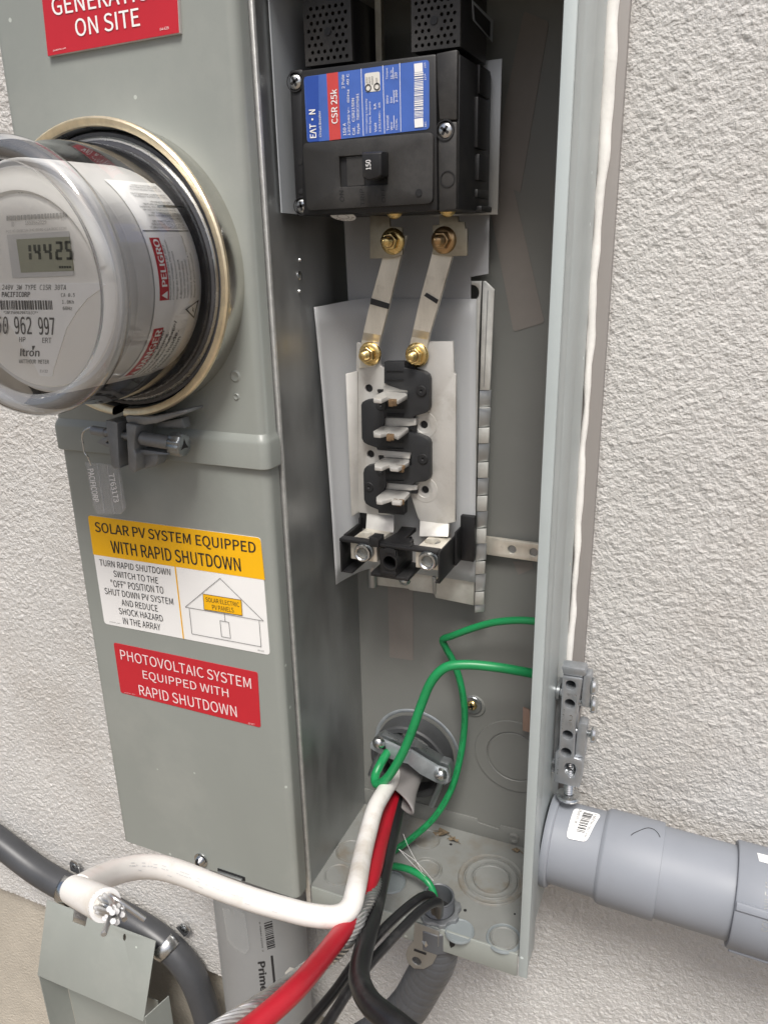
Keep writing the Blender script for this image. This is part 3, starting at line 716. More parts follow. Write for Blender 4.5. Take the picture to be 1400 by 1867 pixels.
# warning label wrapped on the inner housing
RLb = 0.0659
def cy(ang, yy, rad=RLb): return Vector((MC.x + rad * math.cos(math.radians(ang)), yy, MC.z + rad * math.sin(math.radians(ang))))
def curved(mb, a0, a1, y0, y1, rad, n=24):
    vs = []; fs = []
    for k in range(n + 1):
        a = a0 + (a1 - a0) * k / n; vs += [cy(a, y0, rad), cy(a, y1, rad)]
    for k in range(n): fs.append((2 * k, 2 * k + 1, 2 * k + 3, 2 * k + 2))
    return mb.add(vs, fs)
wl = curved(MB(), -63, 54, -0.2010, -0.1570, RLb).build('warning_label', 'label_white', meter)
def ctext(mb, s, ang0, ang1, ybase, ytop, bold=0, rad=RLb + 0.0003):      # reads upwards along the angle, letters' tops towards the front
    v, f = glyphs(s)
    for i, dx in enumerate((0, bold, -bold) if bold else (0,)):
        mb.add([cy(ang0 + (ang1 - ang0) * (a + dx * 0.35), ybase + (ytop - ybase) * b, rad + 0.00002 * i) for a, b in v], f)
    return mb
def itext(mb, s, y0, y1, abase, atop, rad=RLb + 0.0003):                   # upside-down lines: run towards the front, tops downwards
    v, f = glyphs(s); return mb.add([cy(abase + (atop - abase) * b, y0 + (y1 - y0) * a, rad) for a, b in v], f)
lr_ = MB(); curved(lr_, -10.9, 19.4, -0.1970, -0.1885, RLb + 0.00015, 10); curved(lr_, -60, -25.4, -0.1985, -0.1895, RLb + 0.00015, 12)
stuff(lr_.build('label_red_bar', 'sign_red', wl))
lw = MB(); ctext(lw, "PELIGRO", -4.0, 18.4, -0.1900, -0.1950, 0.03); ctext(lw, "DANGER", -52.5, -26.5, -0.1905, -0.1962, 0.03)
for a in (-8.4, -57.2): lw.add([cy(a - 2, -0.1900, RLb + .0003), cy(a + 2, -0.1900, RLb + .0003), cy(a, -0.1955, RLb + .0003)], [(0, 1, 2)])
stuff(lw.build('label_white_print', 'white_print', wl, smooth=False))
lk = MB()
for i, s in enumerate(("Desconectar antes de abrir.", "Contiene Voltajes Peligrosos.", "Riesgo de Electrocucion", "A deconnecter avant", "toute intervention", "Tension dangereuse/", "Courant dangereux a l'interieur", "Risque d'electrocution")):
    yb = -0.1866 + i * 0.0034; ctext(lk, s, -11, -11 + len(s) * 1.02, yb, yb - 0.0022)
for i, s in enumerate(("Disconnect power", "before opening.", "Hazardous Voltage/", "Current Inside.", "Electrocution")):
    yb = -0.1872 + i * 0.0046; ctext(lk, s, -61, -61 + len(s) * 2.15, yb, yb - 0.0032, 0.01)
a_ = 24.0
for i, s in enumerate(("THIS DEVICE COMPLIES WITH PART 15", "OF THE FCC RULES. OPERATION IS", "SUBJECT TO THE FOLLOWING TWO", "CONDITIONS:", "(1) THIS DEVICE MAY NOT CAUSE", "HARMFUL INTERFERENCE, AND", "(2) THIS DEVICE MUST ACCEPT ANY", "INTERFERENCE RECEIVED, INCLUDING", "INTERFERENCE THAT MAY CAUSE", "UNDESIRED OPERATION", "", "THIS CLASS B DIGITAL APPARATUS", "COMPLIES WITH CANADIAN ICES-003", "", "CET APPAREIL NUMERIQUE DE LA", "CLASSE B EST CONFORME A LA", "NORME NMB-003 DU CANADA")):
    if s: itext(lk, s, -0.1600, -0.1600 - 0.00098 * len(s), a_ + 1.25, a_)
    a_ += 1.62
curved(lk, 22.6, 23.1, -0.2000, -0.1580, RLb + 0.0003, 1)
# triangle with bolt
tv = [cy(-12.5, -0.1592, RLb + .0003), cy(-23, -0.1610, RLb + .0003), cy(-17, -0.1720, RLb + .0003)]
tcn = (tv[0] + tv[1] + tv[2]) / 3; ti = [tcn + (p - tcn) * 0.76 for p in tv]
lk.add(tv + ti, [(0, 1, 4, 3), (1, 2, 5, 4), (2, 0, 3, 5)])
lk.add([cy(-15.5, -0.1660, RLb + .0003), cy(-17.5, -0.1632, RLb + .0003), cy(-17.2, -0.1642, RLb + .0003), cy(-19.5, -0.1622, RLb + .0003), cy(-17.9, -0.1650, RLb + .0003), cy(-17.6, -0.1640, RLb + .0003)], [(0, 1, 2), (2, 3, 4), (0, 2, 5)])
stuff(lk.build('label_black_print', 'ink_grey', wl, smooth=False))
mlathe([(0.0788, -0.1612), (0.0802, -0.1618), (0.0814, -0.1606)]).build('base_band', 'zinc', meter)
cl = cy(34, -0.1650, 0.0700)
MB().box(cl.x - 0.001, cl.x + 0.003, -0.180, -0.160, cl.z - 0.0006, cl.z + 0.0006).build('housing_rib', 'zinc_dark', meter)

# ================================================================== SEAL TAG
tg = thing('seal_tag', 'clear plastic utility seal tag hanging on a wire from the ring clamp', 'seal tag', P((190, 880), -0.158))
kt = K(60, 740, 6.364)
tq = XZ([kt(*p) for p in ((605, 655), (990, 690), (1072, 1190), (1020, 1262), (745, 1260), (705, 1180))], -0.160)
MB().front(tq, -0.1600, -0.1582).build('tag_plate', 'tag_clear', tg, bevel=0.0003)
tp = tg.children[-1]
stuff(MB().front(XZ([kt(*p) for p in ((750, 680), (765, 680), (848, 1230), (832, 1230))], -0.160), -0.1607, -0.1602).front(XZ([kt(*p) for p in ((870, 690), (880, 690), (955, 1235), (943, 1235))], -0.160), -0.1607, -0.1602).front(XZ([kt(*p) for p in ((990, 700), (998, 700), (1058, 1190), (1050, 1195))], -0.160), -0.1607, -0.1602).build('tag_rib', 'tag_clear', tp))
tt = MB()
textp(tt, "PACIFICORP", kt(640, 735), kt(708, 1118), kt(705, 728), -0.1611, 0.015)
textp(tt, "7763173", kt(885, 795), kt(945, 1122), kt(945, 782), -0.1611, 0.015)
stuff(tt.build('tag_print', 'white_print', tp, smooth=False))
wp = [P(kt(*p), -0.161) for p in ((678, 655), (640, 590), (605, 540), (588, 450), (575, 360), (590, 300), (640, 262), (720, 245), (800, 255), (880, 275))]
wp[0] = P(kt(678, 690), -0.1592)
wire2 = [P(kt(930, 690), -0.1592), P(kt(930, 620), -0.157), P(kt(950, 570), -0.152), P(kt(930, 420), -0.150), P(kt(890, 290), -0.156)]
MB().tube(wp + [P(kt(905, 300), -0.156)] , 0.0006, 8, 5).build('tag_wire', 'zinc', tg)
MB().tube(wire2, 0.0006, 8, 5).build('tag_wire', 'zinc', tg)

# ================================================================== SIGNS
def sign_base(name, label, quad, y, th, mm, r, edge=None):
    c = [P(p, y) for p in quad]; cen = sum(c, Vector()) / len(c)
    t = thing(name, label, 'sign', (cen.x, y, cen.z))
    pl = MB().front(rquad([(v.x, v.z) for v in c], r), y, y + th).build('plate', mm, t, smooth=False)
    return t, pl
# top red sign (its upper part is above the picture)
ys = -0.1455
bl, br = P((88, 103), ys), P((328, 60), ys); tl, tr_ = P((77, 0), ys), P((325, 0), ys)
t = thing('warning_sign', 'thick red plastic sign reading ON SITE at the top of the left cover', 'sign', ((bl.x + br.x) / 2, ys, bl.z))
top = 0.062
ul = (tl - bl).normalized(); ur = (tr_ - br).normalized(); ux = (br - bl); uz = (ul + ur).normalized()
c4 = [bl, br, br + uz * top, bl + uz * top]
MB().front([(v.x, v.z) for v in c4], ys, -0.1432).build('plate', 'sign_edge', t, smooth=False)
pl = t.children[-1]
ins = [v + (sum(c4, Vector()) / 4 - v) * 0.006 for v in c4]
MB().front([(v.x, v.z) for v in ins], ys - 0.0003, ys).build('red_face', 'sign_red', t, smooth=False)
rf = t.children[-1]
tx = MB(); k1 = K(0, 0, 2.5); yt_ = ys - 0.0006
textp(tx, "ON SITE", k1(350, 168), k1(640, 118), k1(340, 88), yt_, 0.012)
textp(tx, "GENERATION", k1(245, 72), k1(742, -12), k1(232, -8), yt_, 0.012)
textp(tx, "pvlabels.com", k1(244, 236), k1(302, 224), k1(243, 226), yt_); textp(tx, "04-635", k1(730, 140), k1(770, 132), k1(730, 128), yt_)
stuff(tx.build('sign_print', 'white_print', rf, smooth=False))
# solar sign
k6 = K(80, 680, 2.7458)
ys = -0.1434
sq = [k6(305, 1255), k6(1132, 1413), k6(1085, 826), k6(222, 712)]
t, pl = sign_base('solar_sign', 'yellow and white sticker about solar rapid shutdown on the lower cover', sq, ys, 0.0004, 'sign_white', 0.003)
yq = [k6(250, 908), k6(1107, 1036), k6(1085, 826), k6(222, 712)]
c = [P(p, ys) for p in yq]
MB().front([(c[0].x, c[0].z), (c[1].x, c[1].z)] + rquad([(v.x, v.z) for v in c], 0.003)[10:], ys - 0.0002, ys - 0.00002).build('yellow_band', 'sign_yellow', t, smooth=False)
y2 = ys - 0.0004
yy = MB(); strip(yy, k6(658, 970), k6(700, 1330), 0.0011, y2)
yy.add([P(k6(*p), y2) for p in ((797, 1106), (988, 1137), (994, 1215), (803, 1184))], [(0, 1, 2, 3)])
stuff(yy.build('yellow_print', 'sign_yellow', pl, smooth=False))
tx = MB()
textp(tx, "SOLAR PV SYSTEM EQUIPPED", k6(262, 806), k6(1062, 914), k6(254, 745), y2, 0.014)
textp(tx, "WITH RAPID SHUTDOWN", k6(343, 900), k6(988, 994), k6(333, 838), y2, 0.014)
y3 = y2
for s, a, b, h_ in (("TURN RAPID SHUTDOWN", (281, 964), (635, 1014), (278, 932)), ("SWITCH TO THE", (352, 1020), (574, 1056), (348, 988)),
                    ("\"OFF\" POSITION TO", (340, 1070), (602, 1106), (334, 1034)), ("SHUT DOWN PV SYSTEM", (308, 1106), (650, 1162), (303, 1074)),
                    ("AND REDUCE", (392, 1164), (573, 1196), (387, 1132)), ("SHOCK HAZARD", (380, 1206), (599, 1246), (374, 1174)), ("IN THE ARRAY", (400, 1256), (586, 1290), (395, 1224))):
    textp(tx, s, k6(*a), k6(*b), k6(*h_), y3)
y4 = y2 - 0.0002
textp(tx, "SOLAR ELECTRIC", k6(812, 1144), k6(980, 1172), k6(809, 1122), y4); textp(tx, "PV PANELS", k6(845, 1184), k6(952, 1200), k6(842, 1160), y4)
textp(tx, "pvlabels.com", k6(332, 1248), k6(384, 1258), k6(331, 1242), y3); textp(tx, "05-111", k6(1072, 1392), k6(1102, 1397), k6(1072, 1384), y3)
for a, b in (((882, 1028), (708, 1172)), ((882, 1028), (1100, 1242)), ((708, 1172), (1100, 1242)), ((728, 1178), (742, 1306)), ((742, 1306), (1088, 1371)), ((1088, 1371), (1078, 1240)),
             ((904, 1202), (908, 1244)), ((882, 1240), (926, 1248)), ((926, 1248), (935, 1328)), ((935, 1328), (890, 1320)), ((890, 1320), (882, 1240)),
             ((797, 1106), (988, 1137)), ((988, 1137), (994, 1215)), ((994, 1215), (803, 1184)), ((803, 1184), (797, 1106))):
    strip(tx, k6(*a), k6(*b), 0.00035, y4)
stuff(tx.build('sign_print', 'ink', pl, smooth=False))
# red photovoltaic sticker
sq = [k6(386, 1600), k6(1086, 1776), k6(1070, 1500), k6(350, 1350)]
t, pl = sign_base('photovoltaic_sign', 'red sticker with pale capital letters lowest on the lower cover', sq, ys, 0.0004, 'sign_red', 0.002)
tx = MB()
for s, a, b, h_ in (("PHOTOVOLTAIC SYSTEM", (388, 1434), (1040, 1582), (381, 1384)), ("EQUIPPED WITH", (500, 1538), (927, 1634), (494, 1488)), ("RAPID SHUTDOWN", (482, 1612), (969, 1724), (474, 1560))):
    textp(tx, s, k6(*a), k6(*b), k6(*h_), y2, 0.004)
textp(tx, "pvlabels.com", k6(405, 1602), k6(458, 1612), k6(404, 1597), y2); textp(tx, "02-317", k6(1024, 1758), k6(1056, 1764), k6(1024, 1750), y2)
stuff(tx.build('sign_print', 'pink_print', pl, smooth=False))

# ================================================================== CIRCUIT BREAKER
kq = K(440, 0, 2.692)
YBF = -0.1035
brk = thing('circuit_breaker', 'black two pole circuit breaker with blue rating label and black toggle', 'circuit breaker', P((690, 390), -0.05))
def fbox(px, y0, y1, name, mm, parent, bevel=0.0, holes=()):
    return MB().front(XZ(px, y0), y0, y1, holes).build(name, mm, parent, bevel=bevel)
bx = XZ([(529, 131), (834, 88), (834, 383), (548, 390)], YBF)
xl, xr = 0.0125, bx[2][0]; zt_, zb_ = bx[0][1], bx[2][1]
MB().box(xl, xr, -0.1010, -0.0370, zb_, zt_).build('breaker_body', 'black', brk, bevel=0.0018)
body = brk.children[-1]
# front panels: left ear, right upper block, right lower block, raised cover with label, raised toggle panel
fbox([kq(232, 345), kq(300, 336), kq(330, 1042), kq(268, 1062)], -0.1035, -0.0990, 'left_panel', 'black', brk, 0.0016)
fbox([kq(950, 262), kq(1060, 240), kq(1056, 590), kq(968, 590)], -0.1040, -0.0990, 'right_panel', 'black_panel', brk, 0.0012)
fbox([kq(962, 597), kq(1056, 596), kq(1054, 1028), kq(966, 1040)], -0.1040, -0.0990, 'right_panel', 'black_panel', brk, 0.0012)
fbox([kq(290, 345), kq(955, 262), kq(962, 1035), kq(300, 1058)], -0.1052, -0.0990, 'cover', 'black', brk, 0.0014)
cov = brk.children[-1]
w0 = P(kq(478, 768), -0.108); w1 = P(kq(718, 906), -0.108)
MB().front(rquad(XZ([kq(322, 1034), kq(938, 998), kq(940, 648), kq(300, 704)], -0.1078), 0.0035), -0.1078, -0.1045,
           [[(w0.x, w1.z), (w1.x, w1.z), (w1.x, w0.z), (w0.x, w0.z)]]).build('toggle_panel', 'black_panel', brk, bevel=0.0006)
tgp = brk.children[-1]
MB().box(w0.x, w1.x, -0.1056, -0.1054, w1.z, w0.z).build('toggle_well', 'dark', brk)
MB().box(w0.x + 0.0045, w1.x - 0.016, -0.1066, -0.1057, w1.z + 0.0004, w0.z - 0.0004).build('toggle_slide', 'black_panel', brk)
fl = [P(kq(*p), -0.1195) for p in ((590, 748), (692, 742), (692, 862), (675, 872), (640, 885), (618, 885), (595, 870))]
fl = [(v.x, v.z) for v in fl]
cxm = sum(a for a, b in fl) / len(fl); czm = sum(b for a, b in fl) / len(fl)
MB().rings([[Vector((cxm + (a - cxm) * 0.9, -0.1205, czm + (b - czm) * 0.9)) for a, b in fl], [Vector((a, -0.1190, b)) for a, b in fl], [Vector((a + (0.0006 if a < cxm else -0.0012), -0.1058, b + 0.0006)) for a, b in fl]]).build('toggle', 'black', brk, bevel=0.0004)
tgl = brk.children[-1]
tx = MB(); textp(tx, "150", kq(636, 832), kq(634, 784), kq(612, 834), -0.1208, 0.01)
stuff(tx.build('toggle_number', 'white_print', tgl, smooth=False))
tx = MB()
textp(tx, "ON-", kq(506, 990), kq(500, 918), kq(484, 990), -0.1080, 0.0); textp(tx, "TRIP-", kq(606, 1010), kq(600, 912), kq(586, 1010), -0.1080); textp(tx, "OFF-", kq(708, 994), kq(702, 905), kq(690, 994), -0.1080)
stuff(tx.build('toggle_marking', 'dark', tgp, smooth=False))
w = P(kq(871, 946), -0.1079); MB().cyl(w, (0, -1, 0), 0.0021, 0.0, 0.0004, 14).build('test_hole', 'dark', tgp)
# rating label
klb = K(540, 100, 4.667); yL = -0.1055
lq = [klb(95, 748), klb(1132, 632), klb(1130, 40), klb(65, 188)]
MB().front(rquad(XZ(lq, yL), 0.0022), yL, yL + 0.0002).build('rating_label', 'label_blue', brk, smooth=False)
lab = brk.children[-1]
def lq4(name, px, mm, dy): 
    v = [P(klb(*p), yL - dy) for p in px]
    return MB().add(v, [(0, 1, 2, 3)]).build(name, mm, lab, smooth=False)
lq4('label_panel', [(100, 740), (194, 735), (188, 176), (70, 190)], 'label_blue_dark', 0.0002)
lq4('label_panel', [(284, 728), (380, 716), (355, 146), (258, 160)], 'label_red', 0.0002)
v = [P(klb(*p), yL - 0.0002) for p in ((590, 318), (716, 306), (710, 142), (582, 158))]
MB().front(rquad([(q.x, q.z) for q in v], 0.0012), yL - 0.0002, yL - 0.0001).build('approval_label', 'label_pale', lab, smooth=False)
tx = MB(); yl = yL - 0.0004
def vt(s, bot, top, left, bold=0.0):   # text that runs up the label: bot/top on the baseline, left = first letter's top
    textp(tx, s, klb(*bot), klb(*top), klb(*left), yl, bold)
vt("EΛT•N", (172, 705), (162, 465), (120, 708), 0.03)
vt("Circuit Breaker", (216, 698), (208, 476), (196, 700), 0.005)
vt("CSR 25k", (354, 582), (345, 290), (300, 588), 0.02)
vt("150 A", (426, 686), (422, 580), (402, 688), 0.01); vt("2 Pole", (413, 286), (408, 168), (388, 288), 0.01)
vt("120/240 V~   60Hz   40 C", (464, 684), (452, 160), (440, 686), 0.005)
vt("Cal.    CSR2150N", (502, 680), (494, 368), (478, 682), 0.01); vt("Style   7803C07G81", (545, 672), (537, 328), (518, 674), 0.01)
vt("Interrupting Capacity", (610, 664), (606, 372), (592, 666)); vt("RMS Sym. Ampere", (642, 660), (637, 396), (622, 662))
vt("Volt           kA", (686, 656), (679, 412), (664, 658)); vt("120/240~  25", (724, 655), (718, 405), (704, 656), 0.005)
vt("Terminal", (790, 642), (786, 516), (768, 644)); vt("Wire", (822, 640), (818, 570), (803, 642)); vt("CU/AL", (866, 638), (862, 542), (846, 640), 0.005)
vt("Wire", (786, 416), (782, 344), (766, 417)); vt("Size", (820, 410), (816, 358), (800, 412)); vt("2-300", (864, 402), (860, 298), (844, 404), 0.005)
vt("Torque", (784, 206), (780, 110), (766, 208)); vt("Lb. in.", (820, 202), (816, 124), (800, 204)); vt("250", (860, 200), (857, 148), (840, 202), 0.005)
vt("GEC", (1108, 612), (1104, 566), (1092, 613)); vt("1114", (1104, 214), (1100, 160), (1090, 215)); vt("H03", (1104, 108), (1100, 66), (1090, 110))
for a, b in (((572, 690), (552, 118)), ((752, 668), (736, 90)), ((890, 652), (880, 68)), ((833, 625), (830, 515)), ((832, 412), (828, 300)), ((828, 205), (822, 105))): strip(tx, klb(*a), klb(*b), 0.00032, yl)
for r_ in (((1008, 620), (1082, 612), (1078, 535), (1004, 545)), ((1006, 150), (1076, 142), (1074, 66), (1002, 76))): tx.add([P(klb(*p), yl) for p in r_], [(0, 1, 2, 3)])
yb = 530.0
while yb > 160:
    w_ = rr.choice((5, 7, 12)); tx.add([P(klb(1004, yb + 4), yl), P(klb(1080, yb - 4), yl), P(klb(1080, yb - 4 - w_), yl), P(klb(1004, yb + 4 - w_), yl)], [(0, 1, 2, 3)]); yb -= w_ + rr.choice((5, 6, 10))
stuff(tx.build('label_print', 'white_print', lab, smooth=False))
tx = MB()
def vt2(s, bot, top, left): textp(tx, s, klb(*bot), klb(*top), klb(*left), yl)
vt2("LISTED", (610, 250), (607, 190), (596, 252)); vt2("CIRCUIT", (634, 250), (631, 185), (620, 252)); vt2("BREAKER", (656, 250), (653, 180), (643, 252)); vt2("E-8038", (694, 252), (690, 196), (680, 252))
for cc in ((612, 282), (686, 270)): 
    c_ = P(klb(*cc), yl); tx.lathe([(0.0014, 0.0), (0.0020, 0.0)], c_, (0, -1, 0), 16)
stuff(tx.build('approval_print', 'ink', lab, smooth=False))
for c in ((265, 402), (297, 1012), (1000, 640)):
    w = P(kq(*c), -0.1040); 
    MB().lathe([(0.0050, 0.0006), (0.0056, 0.0006), (0.0058, -0.0005)], w, (0, -1, 0), 20).build('screw_seat', 'dark', brk)
    phillips('screw', w + Vector((0, 0.0004, 0)), (0, -1, 0), 0.0045, 0.0016, 'zinc', brk, ang=random.random() * 1.5)
for c in ((290, 795), (294, 938)): MB().cyl(P(kq(*c), -0.1036), (0, -1, 0), 0.0017, 0, 0.0003, 10).build('side_hole', 'dark', brk)
w = P(kq(1012, 878), -0.1041); MB().lathe([(0.0040, 0), (0.0040, 0.0004), (0.0046, 0.0004), (0.0046, 0)], w, (0, -1, 0), 20).build('moulded_ring', 'black', brk)
# ribs and lugs on its right side
for z0, z1, y0, y1, dx in ((zb_ + 0.036, zb_ + 0.064, -0.073, -0.052, 0.0022), (zb_ + 0.018, zb_ + 0.033, -0.070, -0.050, 0.0026), (zb_ + 0.008, zb_ + 0.013, -0.070, -0.045, 0.002), (zb_, zb_ + 0.0035, -0.066, -0.042, 0.0035), (zb_ + 0.066, zt_, -0.068, -0.045, 0.0015)):
    MB().box(xr - 0.001, xr + dx, y0, y1, z0, z1).build('side_rib', 'black', brk, bevel=0.0008)
# mounting plate behind it and the screws at its foot
mp_ = XZ([(700, 120), (912, 107), (907, 391), (700, 400)], -0.0345)
MB().front([(mp_[2][0] - 0.06, mp_[2][1]), mp_[2], (mp_[2][0] + 0.0002, mp_[1][1]), (mp_[2][0] - 0.06, mp_[1][1])], -0.0345, -0.0330).build('mounting_plate', 'galv', brk, bevel=0.0003)
for c in ((718, 391), (815, 387)):
    w = P(c, -0.080); w.z = zb_ + 0.0030; phillips('terminal_screw', w, (0, -1, -0.2), 0.0062, 0.003, 'brass', brk, slot=False)
# round inspection sticker on its underside
sc_ = P((626, 404), -0.094); sc_.z = zb_ - 0.0006
sn = Vector((0, -0.32, -0.95)).normalized()
MB().cyl(sc_, sn, 0.0082, 0.0, 0.0003, 32).build('inspection_sticker', 'label_white', brk)
ist = brk.children[-1]
u = Vector((-1, 0, 0)); v_ = sn.cross(u); v_ = -v_ if v_.y > 0 else v_
tx = MB()
word = "FACTORY"
for i, ch in enumerate(word):
    a = math.radians(200 + i * 23); rad = 0.0052
    d = u * math.cos(a) + v_ * math.sin(a); tg_ = -u * math.sin(a) + v_ * math.cos(a)
    O = sc_ + sn * 0.0005 + d * rad - tg_ * 0.0008
    text(tx, ch, O, O + tg_ * 0.0016, O + d * 0.0018)
tx.lathe([(0.0036, 0), (0.0039, 0)], sc_ + sn * 0.0005, sn, 28)
stuff(tx.build('sticker_print', 'ink', ist, smooth=False))
# terminal tabs below the breaker (plated plates that carry the upper bolts)
k4 = K(560, 380, 4.118)
YT = -0.0630
def tabplate(px): return MB().front(XZ([k4(*p) for p in px], YT), YT, YT + 0.0026).build('terminal_tab', 'tab', brk, bevel=0.0004)
tabplate(((470, 52), (618, 58), (620, 135), (712, 140), (715, 348), (640, 372), (470, 378)))
tabplate(((990, 50), (1130, 58), (1134, 98), (1180, 100), (1184, 148), (1200, 150), (1200, 355), (1080, 360), (940, 346), (940, 125), (990, 120)))

# ================================================================== VENTED TERMINAL COVERS above the breaker
def vent_block(label, px, yfr, xside):
    c = XZ(px, yfr); t = thing('terminal_cover', label, 'terminal cover', (sum(a for a, b in c) / 4, yfr, c[0][1]), 'vented terminal covers above the breaker')
    x0, x1 = min(a for a, b in c), max(a for a, b in c); z0, z1 = min(b for a, b in c), max(b for a, b in c)
    hs_ = []
    nrow = 7; rows = []
    dxh = (x1 - x0) / 7.6; dzh = dxh * 0.92
    for i in range(int((z1 - z0) / dzh)):
        for j in range(7):
            hx = x0 + dxh * (0.75 + j + (0.5 if i % 2 else 0)); hz = z0 + dzh * (0.8 + i)
            if hx > x1 - dxh * 0.45 or hz > z1 - dzh * 0.5: continue
            if abs(hx - (x0 + x1) / 2 + dxh * 0.1) < dxh * 0.95 and abs(hz - (z0 + dzh * 4.0)) < dzh * 1.3: continue
            hs_.append(circ(hx, hz, dxh * 0.28, 8))
    MB().front([(x0, z0), (x1, z0), (x1, z1), (x0, z1)], yfr, yfr + 0.0022, hs_).build('vent_face', 'black_panel', t, smooth=False)
    MB().box(x0, x1, yfr + 0.0030, -0.040, z0, z1).build('cover_body', 'black', t, bevel=0.0008)
    MB().box(x0, x0 + 0.0012, yfr + 0.0022, yfr + 0.0034, z0, z1).box(x1 - 0.0012, x1, yfr + 0.0022, yfr + 0.0034, z0, z1).box(x0 + 0.0013, x1 - 0.0013, yfr + 0.0022, yfr + 0.0032, z0, z0 + 0.001).build('cover_rim', 'black', t)
    w = P((px[2][0] * .5 + px[3][0] * .5 - 3, (px[2][1] + px[3][1]) / 2 - 52), yfr); MB().cyl(w, (0, -1, 0), 0.0022, 0, 0.0006, 12).build('cover_screw', 'black', t)
    return t, (x0, x1, z0, z1)
k0 = K(420, 0, 5.385)
tA, eA = vent_block('black vented terminal cover on the left above the breaker', [k0(710, 20), k0(1178, -60), k0(1190, 530), k0(755, 652)], -0.090, 1)
tB, eB = vent_block('black vented terminal cover on the right with a peeling label on its side', [kq(842, -90), kq(1070, -110), kq(1072, 228), kq(835, 252)], -0.093, 1)
xs_ = eB[1]
sq4 = [PX(kq(*p), xs_ + 0.0003) for p in ((1130, 0), (1232, 100), (1230, 208), (1135, 100))]
MB().add(sq4 + [v + Vector((0.0003, 0, 0)) for v in sq4], [(4, 5, 6, 7), (0, 1, 5, 4), (1, 2, 6, 5), (2, 3, 7, 6), (3, 0, 4, 7)]).build('side_label', 'plastic_grey', tB, smooth=False)
sl_ = tB.children[-1]
sq5 = [PX(kq(*p), xs_ + 0.0009) for p in ((1140, 22), (1222, 108), (1220, 186), (1146, 98))]
MB().add(sq5, [(0, 1, 2, 3)]).build('label_panel', 'dark', sl_, smooth=False)
# pale support between the covers
MB().box(eA[1] + 0.0025, eA[1] + 0.0065, -0.060, -0.055, 1.60, 1.70).build('support_rail', 'tab', tA)

# ================================================================== INSULATING SHEETS
ins = MB()
z0 = PX((514, 388), 0.002).z; zt1 = PX((509, 0), 0.002).z; yf1 = PX((494, 60), 0.002).y; yf2 = PX((514, 388), 0.002).y
ins.side([(yf2, z0), (-0.036, z0 - 0.0015), (-0.036, zt1 + 0.004), (yf1, zt1 + 0.03)], 0.0014, 0.0022)
tag(ins.build('insulating_sheet', 'plastic_grey', None), 'smooth pale grey insulating sheet on the divider left of the breaker', 'insulating sheet')
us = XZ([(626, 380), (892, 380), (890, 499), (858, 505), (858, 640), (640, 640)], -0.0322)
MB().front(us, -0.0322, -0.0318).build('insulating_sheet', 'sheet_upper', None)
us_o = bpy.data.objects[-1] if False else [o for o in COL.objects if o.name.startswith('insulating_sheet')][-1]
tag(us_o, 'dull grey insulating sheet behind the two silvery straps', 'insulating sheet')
# milky sheet with its left margin curling forward along the divider
sh = MB(); nu, nv = 26, 14; rs = []
for j in range(nv + 1):
    tv_ = j / nv
    zr = P((868, 545), -0.0334).z * (1 - tv_) + P((866, 1062), -0.0334).z * tv_
    xr_ = P((868, 545), -0.0334).x * (1 - tv_) + P((866, 1062), -0.0334).x * tv_
    lp = (573 + (613 - 573) * tv_ + 12 * tv_ * (1 - tv_), 560 + (1066 - 560) * tv_)
    xlft = 0.0035 + 0.004 * tv_ * tv_; E_ = PX(lp, xlft)
    row = []
    for i in range(nu + 1):
        s = i / nu
        if s < 0.45:
            q_ = s / 0.45; e = q_ * q_ * (3 - 2 * q_)
            row.append(Vector((E_.x + (0.030 - E_.x) * q_ ** 1.5, E_.y + (-0.0334 - E_.y) * (1 - (1 - q_) ** 1.6), E_.z + (zr - E_.z) * e)))
        else:
            q_ = (s - 0.45) / 0.55; row.append(Vector((0.030 + (xr_ - 0.030) * q_, -0.0334 - 0.0004 * math.sin(q_ * 9 + tv_ * 5) * (1 - q_), zr)))
    rs.append(row)
vs_ = [p for r in rs for p in r]; fs_ = []
for j in range(nv):
    for i in range(nu): a = j * (nu + 1) + i; fs_.append((a, a + 1, a + nu + 2, a + nu + 1))
o = sh.add(vs_, fs_).build('insulating_sheet', 'sheet', None, ang=80)
so_ = o.modifiers.new('thickness', 'SOLIDIFY'); so_.thickness = 0.0003
tag(o, 'milky white plastic sheet curling forward behind the bus bars', 'insulating sheet')

# ================================================================== MOUNTING PAN with its toothed edge
pan = thing('mounting_pan', 'galvanised pan behind the milky sheet with a toothed right edge', 'mounting pan', P((760, 1080), -0.030))
kc = K(600, 900, 5.0); k5 = K(560, 620, 3.182); k3 = K(860, 480, 6.671)
YP = -0.0310
hc = P(k3(-5, 360), YP)
MB().front(XZ([(660, 430), k3(0, 215), k3(122, 215), k3(105, 460), (872, 640), kc(1335, 0), kc(1318, 1020), kc(970, 950), kc(955, 912), kc(730, 880), kc(725, 868), kc(660, 860), kc(440, 835), kc(430, 850), kc(352, 848)], YP), YP, YP + 0.0016,
           [circ(hc.x, hc.z, P(k3(86, 360), YP).x - hc.x, 22)]).build('pan', 'galv_light', pan, bevel=0.0003)
MB().front(XZ([kc(940, 750), kc(975, 760), kc(972, 920), kc(950, 905)], YP), YP - 0.0014, YP + 0.0010).build('pan_step', 'galv', pan, bevel=0.0004)
MB().cyl(P(kc(395, 720), YP), (0, 0, -1), 0.0045, -0.008, 0.012, 16).build('pan_foot', 'galv', pan)
